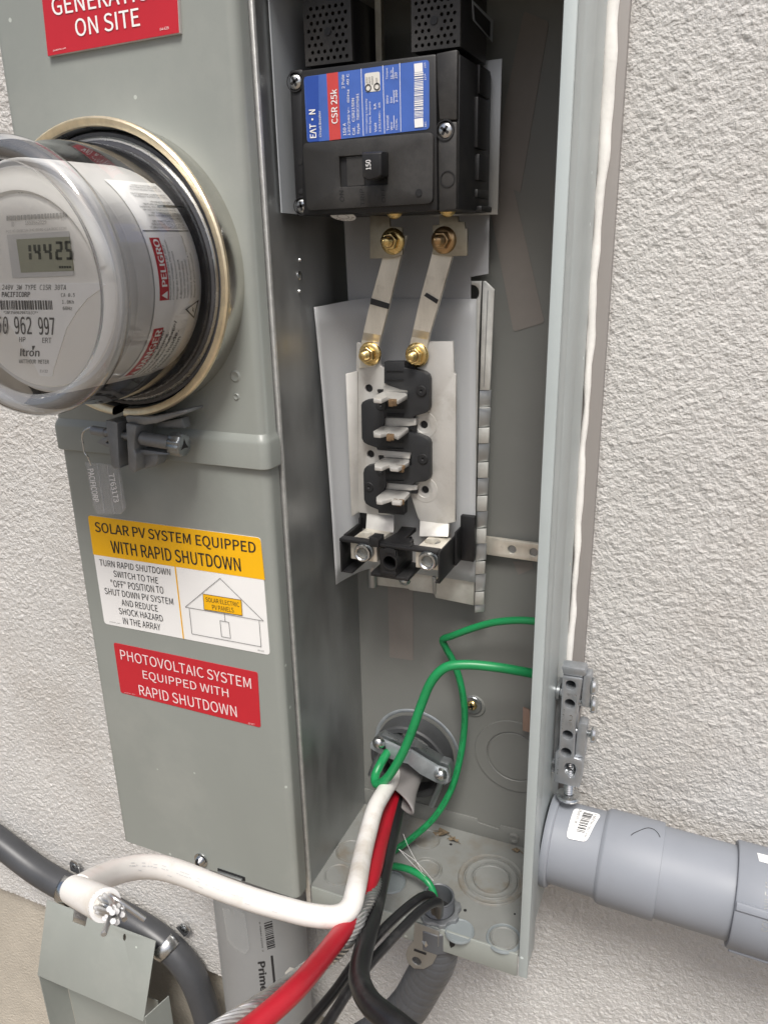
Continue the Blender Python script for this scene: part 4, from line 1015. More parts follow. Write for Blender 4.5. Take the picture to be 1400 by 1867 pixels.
# rail: upper solid piece, then teeth
up = [k3(*p) for p in ((132, 215), (165, 215), (275, 320), (272, 345), (225, 1420), (218, 1545), (95, 1545))]
MB().front(XZ(up, -0.0345), -0.0345, -0.0330).build('rail', 'galv_light', pan, bevel=0.0004)
rail = pan.children[-1]
gr = [k3(*p) for p in ((190, 330), (200, 330), (150, 1500), (140, 1500))]
MB().front(XZ(gr, -0.0347), -0.0349, -0.0344).build('rail_ridge', 'galv', rail)
MB().front(XZ([k3(122, 220), k3(136, 222), k3(104, 1560), k3(90, 1560)], -0.0325), -0.0325, -0.0312).build('rail_gap', 'dark', rail)
ty = [k3(0, 1545)[1], k3(0, 1760)[1]] + [620 + v / 3.182 for v in (395, 508, 603, 710, 803, 905, 998, 1095, 1185, 1285, 1362, 1462, 1540, 1585)]
for i in range(len(ty) - 1):
    ya, yb = ty[i], ty[i + 1]
    xa = lambda yy: 873.5 + (865 - 873.5) * (yy - 711) / 400.0
    xb2 = lambda yy: 893.5 + (881 - 893.5) * (yy - 711) / 400.0
    dark = i % 2 == 0
    yy0 = -0.0340 if dark else -0.0352
    qf = [P((xa(yb), yb - 0.8), yy0), P((xb2(yb), yb - 0.8), yy0), P((xb2(ya), ya + 0.8), yy0), P((xa(ya), ya + 0.8), yy0)]
    if dark: qf[2] += Vector((0, 0.0030, 0)); qf[1] += Vector((0, 0.0022, 0)); qf[3] += Vector((0, 0.0006, 0))
    else: qf[1] += Vector((0, 0.0006, 0)); qf[2] += Vector((0, 0.0006, 0))
    MB().hexa(qf, [v + Vector((0, 0.0014, 0)) for v in qf]).build('rail_tooth', 'galv' if dark else 'galv_light', pan, bevel=0.0003)
# strap with holes beside it (neutral bar)
ks = K(900, 900, 5.49)
YN = -0.0195
hl = []
for c in ((180, 560), (398, 588), (640, 620)):
    w = P(ks(*c), YN); hl.append(circ(w.x, w.z, 0.0034, 18))
lft = [P(ks(*p), YN) for p in ((-110, 430), (-110, 606))]
q_ = XZ([ks(-110, 430), ks(760, 545), ks(760, 730), ks(-110, 606)], YN)
o = MB().front(q_, YN, YN + 0.0032, hl).build('ground_bar', 'alu', None, bevel=0.0003)
tag(o, 'flat aluminium bar with round holes low on the back wall', 'bus bar')
for c in ((180, 560), (398, 588)):
    w = P(ks(*c), YN); MB().cyl(w, (0, -1, 0), 0.0032, -0.0024, -0.0014, 14).build('threaded_hole', 'zinc_dark', o)

# brown adhesive strips left on the back wall
def adhesive(px, label, r=0.0025, yy=YB - 0.0004):
    o = MB().front(rquad(XZ(px, yy), r), yy, yy + 0.0003).build('adhesive_strip', 'adhesive', None, smooth=False)
    tag(o, label, 'adhesive strip')
adhesive([k3(505, 835), k3(882, 720), (926, 300), (880, 312)], 'long brown adhesive strip on the back wall right of the toothed rail')
adhesive([kb(205, 345), kb(330, 362), kb(330, -40), kb(195, -40)], 'brown adhesive strip on the back wall below the terminal block', 0.0008)
adhesive([ks(245, 815), ks(400, 750), ks(380, 680), ks(190, 675)], 'short brown adhesive scrap hanging below the flat bar', 0.0005)
adhesive([(893, 322), (948, 352), (1000, 40), (955, 20)], 'brown adhesive strip high on the shaded back wall beside the breaker', 0.0015, YB - 0.0008)

# ================================================================== STRAPS with their bolts
k44 = K(540, 360, 3.043)
def flange_nut(c, y, parent, mm, rot):
    w = P(c, y)
    MB().lathe([(0, 0.0022), (0.0062, 0.0022), (0.0082, 0.0012), (0.0086, 0.0004), (0.0086, -0.0002)], w, (0, -1, 0), 28).build('washer', mm, parent)
    hx = [(0.0060 * math.cos(rot + k * math.pi / 3), 0.0060 * math.sin(rot + k * math.pi / 3)) for k in range(6)]
    nut = MB().rings([[w + Vector((a, -0.0018, b)) for a, b in hx], [w + Vector((a, -0.0070, b)) for a, b in hx], [w + Vector((a * .86, -0.0078, b * .86)) for a, b in hx]]).build('nut', mm, parent, bevel=0.0003)
    MB().lathe([(0.0034, 0.0079), (0.0042, 0.0079), (0.0042, 0.0075)], w, (0, -1, 0), 20).build('nut_bore', 'brass_dark', nut)
    st = []
    for k in range(9): st += [(0.0030, 0.0060 + k * 0.0008), (0.0034, 0.0064 + k * 0.0008)]
    MB().lathe(st + [(0.0028, 0.0135), (0.0018, 0.0142), (0.0, 0.0143)], w, (0, -1, 0), 20).build('stud', mm, parent)
def strap(label, L, R, ys_, mark, nuts):
    t = thing('bus_strap', label, 'bus strap', P(L[-1], ys_[-1]), 'silvery straps below the breaker')
    th_ = 0.0038; rsx = []
    for l, r, y in zip(L, R, ys_):
        a, b = P(l, y), P(r, y); rsx.append([a, b, b + Vector((0, th_, 0)), a + Vector((0, th_, 0))])
    MB().rings(rsx).build('strap', 'alu', t, bevel=0.0005, ang=20)
    st_ = t.children[-1]
    mk = [P(p, yq_) for p, yq_ in mark]
    MB().hexa(mk, [v + Vector((0, 0.0003, 0)) for v in mk]).build('marker_line', 'ink', st_)
    for c, y, mm, rot in nuts: flange_nut(c, y, t, mm, rot)
    return t
ysL = (-0.0590, -0.0590, -0.0585, -0.0578, -0.0540, -0.0535)
strap('left silvery strap with a black pen band bolted below the breaker',
      [(706, 425), (696, 472), (674.5, 551), (662, 606), (659, 620), (654, 672)],
      [(741, 429), (730, 470), (709, 556), (695, 611), (692, 624), (684, 668)], ysL,
      [(k44(410, 592), -0.0592), (k44(512, 620), -0.0592), (k44(518, 590), -0.0592), (k44(414, 558), -0.0592)],
      (((716, 440), -0.0630, 'brass', 0.2), ((675, 645), -0.0540, 'brass', 0.5)))
strap('right silvery strap with a short black pen dash bolted below the breaker',
      [(797, 425), (786, 466), (765, 545), (752.5, 600), (750, 614), (738, 660)],
      [(834, 428), (824, 468), (800, 552), (784, 606), (781, 620), (770, 668)], ysL,
      [(k44(708, 545), -0.0592), (k44(778, 590), -0.0592), (k44(788, 568), -0.0592), (k44(722, 528), -0.0592)],
      (((809, 438), -0.0630, 'brass_dark', 0.0), ((760, 647), -0.0540, 'brass', 0.3)))

# ================================================================== BUS BAR ASSEMBLY
bus = thing('bus_assembly', 'pale bus bars with black serpentine insulator and four stab fingers', 'bus bars', P((740, 950), -0.05))
k2 = K(640, 640, 5.836)
YBUS = -0.0520
def holes_at(cs, y, r=0.0030):
    o = []
    for c in cs: w = P(k2(*c), y); o.append(circ(w.x, w.z, r, 14))
    return o
MB().front(XZ([k5(*p) for p in ((292, 12), (420, 60), (425, 150), (447, 165), (455, 400), (450, 1000), (505, 1018), (500, 1118), (338, 1118), (345, 1006), (296, 1000), (296, 188), (284, 178), (286, 20))], YBUS), YBUS, YBUS + 0.0030,
           holes_at(((188, 398), (207, 1097)), YBUS)).build('bus_bar', 'tin', bus, bevel=0.0004)
MB().front(XZ([k5(*p) for p in ((700, 8), (845, 8), (850, 190), (862, 203), (858, 1055), (822, 1062), (816, 1142), (650, 1140), (652, 1045), (640, 1025), (600, 900), (600, 130), (640, 120))], YBUS), YBUS, YBUS + 0.0030,
           holes_at(((773, 785), (785, 1477)), YBUS)).build('bus_bar', 'tin', bus, bevel=0.0004)
for c in ((188, 398), (207, 1097), (773, 785), (785, 1477)): MB().cyl(P(k2(*c), YBUS), (0, -1, 0), 0.0028, -0.0016, -0.0014, 12).build('bolt_hole', 'dark', bus)
for c in ((773, 785), (785, 1477)): MB().lathe([(0.0058, 0.0001), (0.0060, 0.0003), (0.0098, 0.0003), (0.0100, 0.0)], P(k2(*c), YBUS), (0, -1, 0), 28).build('boss_mark', 'tin', bus)
fq = [k5(*p) for p in ((222, 196), (292, 180), (300, 1000), (256, 1028))]
q = [P(fq[0], -0.058), P(fq[1], -0.0520), P(fq[2], -0.0520), P(fq[3], -0.058)]
MB().hexa(q, [v + Vector((0, 0.003, 0)) for v in q]).build('bus_flange', 'tin', bus, bevel=0.0006)
q = [k5(652, 1048), k5(822, 1066), k5(816, 1142), k5(648, 1140)]; qa = [P(q[0], -0.0520), P(q[1], -0.0520), P(q[2], -0.0600), P(q[3], -0.0600)]
MB().hexa(qa, [v + Vector((0, 0.003, -0.001)) for v in qa]).build('bus_foot', 'tin', bus, bevel=0.0008)
q = [k5(345, 1006), k5(505, 1018), k5(500, 1118), k5(336, 1112)]; qa = [P(q[0], -0.0522), P(q[1], -0.0522), P(q[2], -0.0600), P(q[3], -0.0600)]
MB().hexa(qa, [v + Vector((0, 0.003, -0.001)) for v in qa]).build('bus_foot', 'tin', bus, bevel=0.0008)
YI = -0.0588
I1 = ((350, 112), (566, 112), (568, 180), (690, 200), (770, 224), (812, 256), (828, 305), (828, 595), (812, 640), (785, 662), (660, 697), (660, 720), (350, 708), (350, 520), (600, 520), (600, 420), (520, 410), (350, 345))
I2 = ((105, 575), (118, 545), (150, 525), (240, 512), (352, 520), (352, 708), (342, 790), (330, 850), (400, 880), (560, 862), (660, 880), (690, 890), (780, 922), (815, 950), (832, 990), (832, 1330), (818, 1372), (790, 1388), (665, 1405), (665, 1425), (370, 1405), (370, 1225), (640, 1225), (640, 1080), (560, 1070), (275, 1050), (270, 1030), (180, 1000), (135, 975), (112, 930))
I3 = ((128, 1300), (138, 1255), (165, 1225), (235, 1214), (372, 1225), (372, 1405), (362, 1450), (330, 1520), (330, 1575), (565, 1590), (562, 1745), (290, 1725), (285, 1690), (200, 1655), (155, 1625), (136, 1580))
for i, poly in enumerate((I1, I2, I3)):
    MB().front(XZ([k2(*p) for p in poly], YI - 0.0003 * i), YI - 0.0003 * i, YBUS - 0.0002).build('insulator', 'black_ins', bus, bevel=0.0005)
insu = bus.children[-1]
rb = MB()
for yy_ in (207, 303, 580, 607, 668, 690, 945, 968, 1035, 1280, 1300, 1375):
    rb.front(XZ([k2(372, yy_), k2(556, yy_ + 3), k2(556, yy_ + 7), k2(372, yy_ + 4)], YI - 0.0008), YI - 0.0010, YI)
stuff(rb.build('insulator_rib', 'dark', insu))
for c in ((748, 425), (765, 1150), (192, 1447), (320, 575), (318, 1275)):
    MB().lathe([(0.0, -0.0002), (0.0012, 0.0009), (0.0034, 0.0009), (0.0040, 0.0003)], P(k2(*c), YI - 0.0004), (0, -1, 0), 18).build('rivet_dimple', 'dark' if c[0] in (748, 765, 192) else 'black_ins', insu)
arms = (((345, 348), (520, 405), (600, 420), (600, 440), (340, 432)), ((350, 706), (625, 716), (690, 716), (690, 790), (620, 800), (345, 802)),
        ((275, 1052), (640, 1080), (622, 1150), (345, 1128), (345, 1112), (285, 1108)), ((370, 1403), (665, 1425), (700, 1428), (700, 1480), (630, 1486), (365, 1470)))
stabs = (((342, 428), (602, 432), (598, 468), (500, 524), (408, 492), (396, 482), (322, 514), (238, 508), (236, 484)),
         ((345, 790), (618, 797), (612, 825), (500, 905), (412, 872), (398, 862), (312, 884), (240, 878), (236, 850)),
         ((350, 1130), (622, 1152), (615, 1185), (500, 1246), (415, 1238), (402, 1205), (330, 1236), (250, 1230), (250, 1198)),
         ((368, 1470), (632, 1484), (625, 1510), (530, 1605), (435, 1600), (425, 1565), (330, 1598), (270, 1592), (268, 1550)))
for i, (ar, sb) in enumerate(zip(arms, stabs)):
    ya = -0.0560 - 0.0
    MB().front(XZ([k2(*p) for p in ar], ya), ya, -0.0522).build('bus_arm', 'tin', bus, bevel=0.0004)
    z0_ = P(k2(*sb[0]), ya).z
    pts = [(PZ(k2(*p), z0_).x, PZ(k2(*p), z0_).y) for p in sb]
    pts = [(a, min(b, ya + 0.0005)) for a, b in pts]
    MB().flat(pts, z0_ - 0.0030, z0_).build('stab', 'tin', bus, bevel=0.0005)
    st_ = bus.children[-1]
    c = ((460, 515), (440, 885), (515, 1215), (505, 1580))[i]; w = PZ(k2(*c), z0_)
    cr_ = MB()
    for kk in range(5):
        dx = random.uniform(-0.0026, 0.0026); cr_.box(w.x + dx - 0.0018, w.x + dx + 0.0018, w.y - 0.0016 + kk * .0003, w.y + 0.0012, z0_ - 0.0050 + kk * .0006, z0_ - 0.0002 + 0.0001 * kk)
    stuff(cr_.build('corrosion', 'rust', st_, bevel=0.0005))
for px in (((568, 118), (625, 140), (690, 185), (690, 200), (568, 180)), ((620, 790), (688, 790), (688, 895), (660, 880), (660, 830), (600, 850)), ((275, 412), (338, 412), (338, 440), (290, 450)), ((290, 1115), (350, 1115), (350, 1135), (300, 1160)), ((618, 1085), (642, 1085), (642, 1210), (610, 1180)), ((632, 1480), (698, 1482), (698, 1520), (640, 1515))):
    MB().front(XZ([k2(*p) for p in px], -0.0553), -0.0553, -0.0523).build('insulator_edge', 'dark', bus)

# ================================================================== TERMINAL BLOCK
blk = thing('terminal_block', 'black terminal block with two aluminium wire lugs at the foot of the bus bars', 'terminal block', P((720, 1050), -0.07))
YK = -0.0850; zt_b = 1.3049
def wpt(p, y=YK): return P(kc(*p), y)
for (a, b, hx, hy) in (((190, 487), (432, 632), (300, 545), (345, 372)), ((785, 547), (1002, 706), (890, 620), (952, 428))):
    A_, B_ = wpt(a), wpt(b)
    x0, x1 = A_.x, B_.x; z1_ = zt_b - 0.0008; z0_ = B_.z
    hol = PZ(kc(*hy), zt_b)
    lug = MB().flat([(x0, -0.0840), (x1, -0.0840), (x1 + 0.0010, -0.0560), (x0 + 0.0010, -0.0560)], z0_, z1_, [circ(hol.x - 0.001, hol.y + 0.0005, 0.0062, 20)]).build('lug', 'alu', blk, bevel=0.0005)
    MB().cyl(Vector((hol.x - 0.001, hol.y + 0.0005, z1_ - 0.010)), (0, 0, 1), 0.0064, -0.001, 0.0, 20).build('lug_bore', 'alu_edge', lug)
    tk = MB()
    for kk in range(4): tk.box(hol.x + 0.0016 + kk * 0.0010, hol.x + 0.0020 + kk * 0.0010, hol.y - 0.003, hol.y + 0.004, z1_ - 0.008, z1_ - 0.0006)
    stuff(tk.build('lug_thread', 'zinc', lug))
    w = wpt(hx, -0.0905)
    ring_ = [(0.0062, -0.0060), (0.0068, -0.0005), (0.0064, 0.0006), (0.0054, 0.0008), (0.0044, 0.0)]
    MB().lathe(ring_, w, (0, -1, 0), 28).build('lug_screw', 'zinc', lug)
    MB().lathe([(0.0060, -0.0055), (0.0072, -0.0055), (0.0072, -0.0046), (0.0062, -0.0046), (0.0072, -0.0036), (0.0062, -0.003), (0.0072, -0.002)], w, (0, -1, 0), 24).build('screw_thread', 'zinc_dark', lug)
    hxg = [w + Vector((0.0046 * math.cos(k * math.pi / 3), 0.0, 0.0046 * math.sin(k * math.pi / 3))) for k in range(6)]
    MB().rings([hxg, [v + Vector((0, 0.0035, 0)) for v in hxg]], caps=False).build('screw_socket', 'alu_edge', lug, smooth=False)
    MB().add([v + Vector((0, 0.0034, 0)) for v in hxg], [tuple(range(6))]).build('socket_floor', 'zinc_dark', lug)
xa, xb_ = wpt((108, 440)).x, wpt((1002, 520)).x
def hb(name, x0, x1, y0, y1, z0, z1, mm='black', bev=0.0006): return MB().box(x0, x1, y0, y1, z0, z1).build(name, mm, blk, bevel=bev)
hb('front_rail', xa, xb_, YK - 0.0030, YK + 0.0045, zt_b - 0.0022, zt_b + 0.0004)
hb('left_wall', xa, xa + 0.0016, YK - 0.0028, -0.0540, wpt((130, 705)).z, zt_b - 0.0023)
hb('left_shelf', xa + 0.0017, xa + 0.0100, YK - 0.0026, -0.0560, wpt((130, 705)).z, wpt((130, 705)).z + 0.0016)
hb('left_rim', xa, xa + 0.0022, YK + 0.0046, -0.0540, zt_b - 0.0022, zt_b + 0.0010)
hb('right_wall', xb_, xb_ + 0.0016, YK - 0.0030, -0.0500, wpt((1000, 808)).z, zt_b + 0.0002)
hb('right_foot', xb_ - 0.0022, xb_ - 0.0001, YK - 0.0030, YK + 0.0050, wpt((1000, 808)).z, wpt((1000, 808)).z + 0.0018)
e0 = PX(kc(1160, 270), xb_ + 0.0017); 
hb('right_wing', xb_ + 0.0017, xb_ + 0.0128, -0.0420, -0.0370, 1.2810, 1.3175)
hb('right_web', xb_ + 0.0016, xb_ + 0.0034, -0.0560, -0.0424, 1.2820, 1.3090)
hb('left_wing', xa - 0.0005, xa + 0.0100, -0.0500, -0.0440, 1.3000, 1.3170)
hb('left_web', xa + 0.0001, xa + 0.0020, -0.0540, -0.0501, 1.2960, 1.3100)
# centre: top plate, barrel, shelf, clip
tp_ = [(PZ(kc(*p), zt_b).x, PZ(kc(*p), zt_b).y) for p in ((460, 455), (620, 365), (660, 312), (795, 322), (690, 415), (772, 428), (738, 455), (775, 460), (745, 495))]
MB().flat(tp_, zt_b - 0.0020, zt_b + 0.0014).build('top_plate', 'black', blk, bevel=0.0005)
c0, c1 = wpt((478, 500)), wpt((625, 745))
bc = wpt((552, 628), YK - 0.004)
MB().front([(c0.x, c1.z), (c1.x, c1.z), (c1.x, zt_b - 0.003), (c0.x, zt_b - 0.003)], YK - 0.0036, YK - 0.0010, [circ(bc.x, bc.z, 0.0050, 20)]).build('barrel_plate', 'black', blk, bevel=0.0003)
MB().lathe([(0.0052, 0.016), (0.0052, -0.0014), (0.0062, -0.0014), (0.0062, 0.016)], (bc.x, YK - 0.0030, bc.z), (0, 1, 0), 28).build('barrel', 'black', blk)
MB().cyl(Vector((bc.x, YK + 0.010, bc.z)), (0, 1, 0), 0.0055, 0, 0.001, 16).build('barrel_floor', 'dark', blk)
hb('barrel_side', c1.x - 0.0012, c1.x + 0.0006, YK - 0.0009, -0.0560, c1.z, zt_b - 0.0035)
hb('barrel_side', c0.x, c0.x + 0.0014, YK - 0.0009, -0.0560, c1.z, zt_b - 0.0035)
for a, b in (((512, 495), (592, 545)), ((500, 700), (612, 738))):
    v0, v1 = wpt(a, YK - 0.0038), wpt(b, YK - 0.0038); hb('barrel_window', v0.x, v1.x, YK - 0.0040, YK - 0.0034, v1.z, v0.z, 'dark', 0)
s0, s1 = wpt((390, 705)), wpt((735, 775))
hb('shelf', s0.x, s1.x, YK - 0.0028, -0.0580, wpt((392, 738)).z, wpt((392, 705)).z)
v0, v1 = wpt((366, 400), YK - 0.004), wpt((478, 478), YK - 0.004)
hb('clip', v0.x, v1.x - 0.002, YK - 0.0052, YK + 0.006, zt_b - 0.002, v0.z + 0.0004); hb('clip_slot', v0.x + 0.0020, v0.x + 0.0045, YK - 0.0055, YK - 0.0049, zt_b + 0.0004, v0.z - 0.0012, 'dark', 0)
MB().lathe([(0, 0.004), (0.003, 0.0036), (0.0045, 0.0015), (0.0048, 0.0)], P(kc(690, 785), -0.062), (0, -0.7, -0.7), 18).build('holding_screw', 'zinc', blk)

# ================================================================== CABLE CLAMP AND CABLES
kz = K(640, 1280, 5.833)
clamp = thing('cable_clamp', 'zinc cable clamp with two screws gripping the grey cable at the lower back wall', 'cable clamp', P((750, 1390), -0.012))
cc = P((748, 1392), -0.014); R0 = (P(kz(1040, 760), -0.020) - P(kz(285, 330), -0.020)).length / 2
cq = P(kz(660, 560), -0.020)
MB().lathe([(R0 - 0.0070, 0.001), (R0 - 0.0070, -0.0120), (R0 - 0.0055, -0.0135), (R0 - 0.0015, -0.0135), (R0, -0.0120), (R0, 0.006)], (cq.x, -0.020, cq.z), (0, 1, 0), 56).build('bushing', 'bushing_grey', clamp)
MB().lathe([(R0 + 0.0016, -0.0002), (R0 + 0.0024, 0.0004), (R0 + 0.0046, 0.0004), (R0 + 0.0054, -0.0002)], (cq.x, YB, cq.z), (0, -1, 0), 56).build('locknut', 'paint_in', clamp)
q = [P(kz(*p), yy) for p, yy in (((388, 390), -0.030), ((430, 310), -0.022), ((500, 255), -0.017), ((600, 238), -0.015), ((700, 285), -0.015), ((860, 370), -0.016), ((930, 480), -0.020), ((960, 600), -0.026), ((945, 700), -0.036), ((760, 620), -0.042), ((580, 510), -0.042))]
MB().hexa(q, [v + Vector((0, 0.0022, 0)) for v in q]).build('clamp_plate', 'zinc', clamp, bevel=0.0004)
cp_ = clamp.children[-1]
for sl_i in cp_.data.materials: pass
cp_.data.materials[0] = mat('zinc_blue', (0.40, 0.435, 0.46), 0.45, 0.55, var=0.2, vscale=60)
bar_t = [((200, 440), -0.052), ((290, 385), -0.052), ((390, 430), -0.052), ((520, 490), -0.060), ((640, 520), -0.066), ((780, 610), -0.062), ((920, 690), -0.052), ((1010, 720), -0.052), ((1040, 800), -0.052)]
bar_b = [((200, 490), -0.052), ((240, 520), -0.052), ((370, 590), -0.052), ((500, 640), -0.060), ((600, 660), -0.066), ((730, 770), -0.062), ((880, 850), -0.052), ((960, 880), -0.052), ((1030, 860), -0.052)]
ft = [P(kz(*p), y) for p, y in bar_t]; fb = [P(kz(*p), y) for p, y in bar_b]
rsx = [[a, b, b + Vector((0, 0.003, 0)), a + Vector((0, 0.003, 0))] for a, b in zip(ft, fb)]
MB().rings(rsx).build('clamp_bar', 'zinc_blue', clamp, bevel=0.0008, ang=35)
rsx = [[a + Vector((-0.002, 0.012, -0.004)), b + Vector((-0.002, 0.012, -0.006)), b + Vector((-0.002, 0.022, -0.006)), a + Vector((-0.002, 0.022, -0.004))] for a, b in zip(ft, fb)]
MB().rings(rsx).build('clamp_base', 'zinc_dark', clamp, bevel=0.0012)
for c, st in (((295, 430), (190, 800)), ((950, 770), (840, 1130))):
    w = P(kz(*c), -0.0535)
    MB().lathe([(0, 0.0044), (0.0028, 0.0040), (0.0048, 0.0022), (0.0056, 0.0)], w, (0.05, -0.9, 0.3), 24).build('clamp_screw', 'zinc', clamp)
    e = P(kz(*st), -0.040); MB().tube([Vector((w.x, w.y + 0.01, w.z - 0.006)), Vector((e.x, e.y + 0.004, e.z))], 0.0026, 12, 1).build('screw_end', 'zinc_dark', clamp)
for c in ((345, 480), (885, 745)): MB().cyl(P(kz(*c), -0.0526), (0, -1, 0), 0.0022, 0.0, 0.0004, 12).build('clamp_slot', 'dark', clamp)

cable = thing('service_cable', 'thick grey jacketed cable fanning into white, red, black and bare conductors', 'cable', P((740, 1420), -0.06))
jp = [((690, 1330), -0.018), ((716, 1385), -0.040), ((728, 1425), -0.062), ((722, 1470), -0.082)]
jk = []
jw = [0.0140, 0.0150, 0.0155, 0.0150]
J = MB(); ctr = [P(p, y) for p, y in (((750, 1388), -0.030), ((743, 1410), -0.047), ((735, 1438), -0.066), ((732, 1462), -0.082))]
path, rad = spline(ctr, [0.0118, 0.0122, 0.0112, 0.0098], 6)
for i, p in enumerate(path):
    t_ = (path[min(i + 1, len(path) - 1)] - path[max(i - 1, 0)]).normalized(); sx = Vector((1, 0, 0)); sx = (sx - t_ * sx.dot(t_)).normalized(); sz = t_.cross(sx)
    row = []
    for k in range(22):
        a = 2 * math.pi * k / 22; q = p + sx * math.cos(a) * rad[i] * 1.12 + sz * math.sin(a) * rad[i] * 0.72
        if i >= len(path) - 4: q += t_ * (0.013 * math.cos(a) * (i - (len(path) - 5)) / 4)
        row.append(q)
    jk.append(row)
J.rings(jk, True, False)
jo = J.build('jacket', 'jacket', cable, ang=70)
md = jo.modifiers.new('thickness', 'SOLIDIFY'); md.thickness = 0.0012
def conductor(name, pts, r, mm, parent=cable, seg=18, sub=8): return MB().tube([PD(p, d) if d > 0.2 else P(p, d) for p, d in pts], r, seg, sub).build(name, mm, parent, ang=70)
RW = 0.0067
white = conductor('white_conductor', [((722, 1410), 0.715), ((698, 1448), 0.675), ((684, 1474), 0.655), ((672, 1515), 0.632), ((661, 1560), 0.605), ((649, 1620), 0.562), ((638, 1655), 0.547), ((612, 1671), 0.540), ((565, 1668), 0.535), ((520, 1657), 0.530), ((470, 1643), 0.526), ((420, 1626), 0.522), ((380, 1611), 0.518), ((340, 1595), 0.513), ((300, 1583), 0.507), ((270, 1580), 0.502), ((240, 1583), 0.495), ((205, 1592), 0.483), ((175, 1605), 0.468), ((145, 1621), 0.450)], RW, 'white_ins')
# the stripped, thicker looking end with its strands
e0, e1 = PD((135, 1622), 0.452), PD((192, 1650), 0.418)
axw = (e1 - e0).normalized()
MB().tube([e0, e0 + (e1 - e0) * 0.5, e1], [0.0068, 0.0072, 0.0074], 24, 4).build('stripped_end', 'white_ins', cable)
se = cable.children[-1]
MB().lathe([(0.0056, 0.0002), (0.0074, 0.0003), (0.0074, -0.001)], e1, axw, 28).build('insulation_lip', 'strand_cut', se)
u = axw.orthogonal().normalized(); v = axw.cross(u)
ends = [(200, 1658), (208, 1655), (216, 1652), (224, 1657), (206, 1664), (214, 1662), (197, 1670), (192, 1675), (207, 1680), (214, 1682), (224, 1668), (228, 1676), (190, 1703)]
for i, (ex, ey) in enumerate(ends):
    a = 2 * math.pi * i / len(ends); rr_ = 0.0042 if i % 3 else 0.0022
    s = e1 - axw * 0.002 + u * rr_ * math.cos(a) + v * rr_ * math.sin(a); e = PD((ex, ey), 0.398 + 0.004 * (i % 4))
    so1 = MB().tube([s, s + axw * 0.006 + (e - s) * 0.25, e], 0.00125, 10, 4, False).build('strand', 'strand', se)
    dd = (e - s).normalized()
    MB().lathe([(0, 0.0003), (0.00105, 0.0003), (0.00128, 0.0), (0.00128, -0.0006)], e, dd, 12).build('strand_tip', 'strand_cut' if i < 11 else 'strand', so1.parent)
s = e1 + u * 0.004; e = PD((264, 1676), 0.415)
MB().tube([s, s + axw * 0.008, e], 0.00125, 10, 4).build('strand', 'strand', se)
red = conductor('red_conductor', [((730, 1430), 0.73), ((710, 1480), 0.690), ((694, 1535), 0.650), ((680, 1590), 0.605), ((657, 1648), 0.570), ((630, 1690), 0.545), ((602, 1728), 0.522), ((570, 1768), 0.498), ((540, 1802), 0.480), ((497, 1842), 0.468), ((450, 1880), 0.460), ((390, 1920), 0.45), ((230, 2010), 0.46), ((60, 2120), 0.50)], 0.0059, 'red_ins')
blackc = conductor('black_conductor', [((744, 1420), 0.735), ((726, 1474), 0.700), ((706, 1560), 0.645), ((684, 1655), 0.585), ((666, 1720), 0.545), ((655, 1772), 0.522), ((661, 1804), 0.508), ((678, 1832), 0.497), ((704, 1854), 0.489), ((738, 1880), 0.483), ((830, 1960), 0.475), ((930, 2100), 0.49)], [0.0056] * 4 + [0.0060, 0.0062, 0.0064, 0.0066, 0.0066, 0.0066, 0.0066, 0.0066], 'black_ins_wire')
# bare neutral: helically laid strands
bp = [PD(p, d) for p, d in (((728, 1440), 0.72), ((712, 1510), 0.702), ((696, 1575), 0.652), ((679, 1623), 0.592), ((658, 1662), 0.560), ((642, 1698), 0.548), ((616, 1730), 0.538), ((580, 1758), 0.522), ((538, 1788), 0.503), ((497, 1818), 0.488), ((450, 1848), 0.476), ((400, 1880), 0.468), ((340, 1920), 0.462), ((190, 2010), 0.47), ((20, 2120), 0.51))]
path, rad = spline(bp, [1] * len(bp), 16)
MB().tube(path[::4], 0.0036, 10, 1).build('bare_conductor', 'strand', cable)
bare = cable.children[-1]
nrm = (path[1] - path[0]).orthogonal().normalized(); frames = []
for i, p in enumerate(path):
    t_ = (path[min(i + 1, len(path) - 1)] - path[max(i - 1, 0)]).normalized(); nrm = (nrm - t_ * nrm.dot(t_)).normalized(); frames.append((p, nrm.copy(), t_.cross(nrm)))
for k in range(12):
    pts = []; dist = 0
    for i, (p, n_, b_) in enumerate(frames):
        if i: dist += (p - frames[i - 1][0]).length
        a = 2 * math.pi * k / 12 + dist * 2 * math.pi / 0.055; pts.append(p + (n_ * math.cos(a) + b_ * math.sin(a)) * 0.0043)
    MB().tube(pts, 0.00118, 7, 1, False).build('bare_strand', 'strand', bare)

def path_print(name, s, pts, r, mm, parent, a0, a1, hgt, updir):
    path, rad = spline([PD(p, d) if d > 0.2 else P(p, d) for p, d in pts], [r] * len(pts), 8)
    acc = [0.0]
    for i in range(1, len(path)): acc.append(acc[-1] + (path[i] - path[i - 1]).length)
    tot = acc[-1]; g, f = glyphs(s); vs2 = []; off = Vector(updir)
    for a, b in g:
        d = (a0 + (a1 - a0) * a) * tot; i = max(1, min(len(path) - 1, next((k for k, q in enumerate(acc) if q >= d), len(path) - 1)))
        k = (d - acc[i - 1]) / max(1e-9, acc[i] - acc[i - 1]); c = path[i - 1].lerp(path[i], k); t_ = (path[i] - path[i - 1]).normalized()
        n_ = (off - t_ * off.dot(t_)).normalized(); b_ = n_.cross(t_); th = (b - 0.5) * hgt / r
        vs2.append(c + (n_ * math.cos(th) + b_ * math.sin(th)) * (r + 0.00025))
    return stuff(MB().add(vs2, f).build(name, mm, parent, smooth=False))
mat('faint_ink', (0.60, 0.60, 0.60), 0.5)
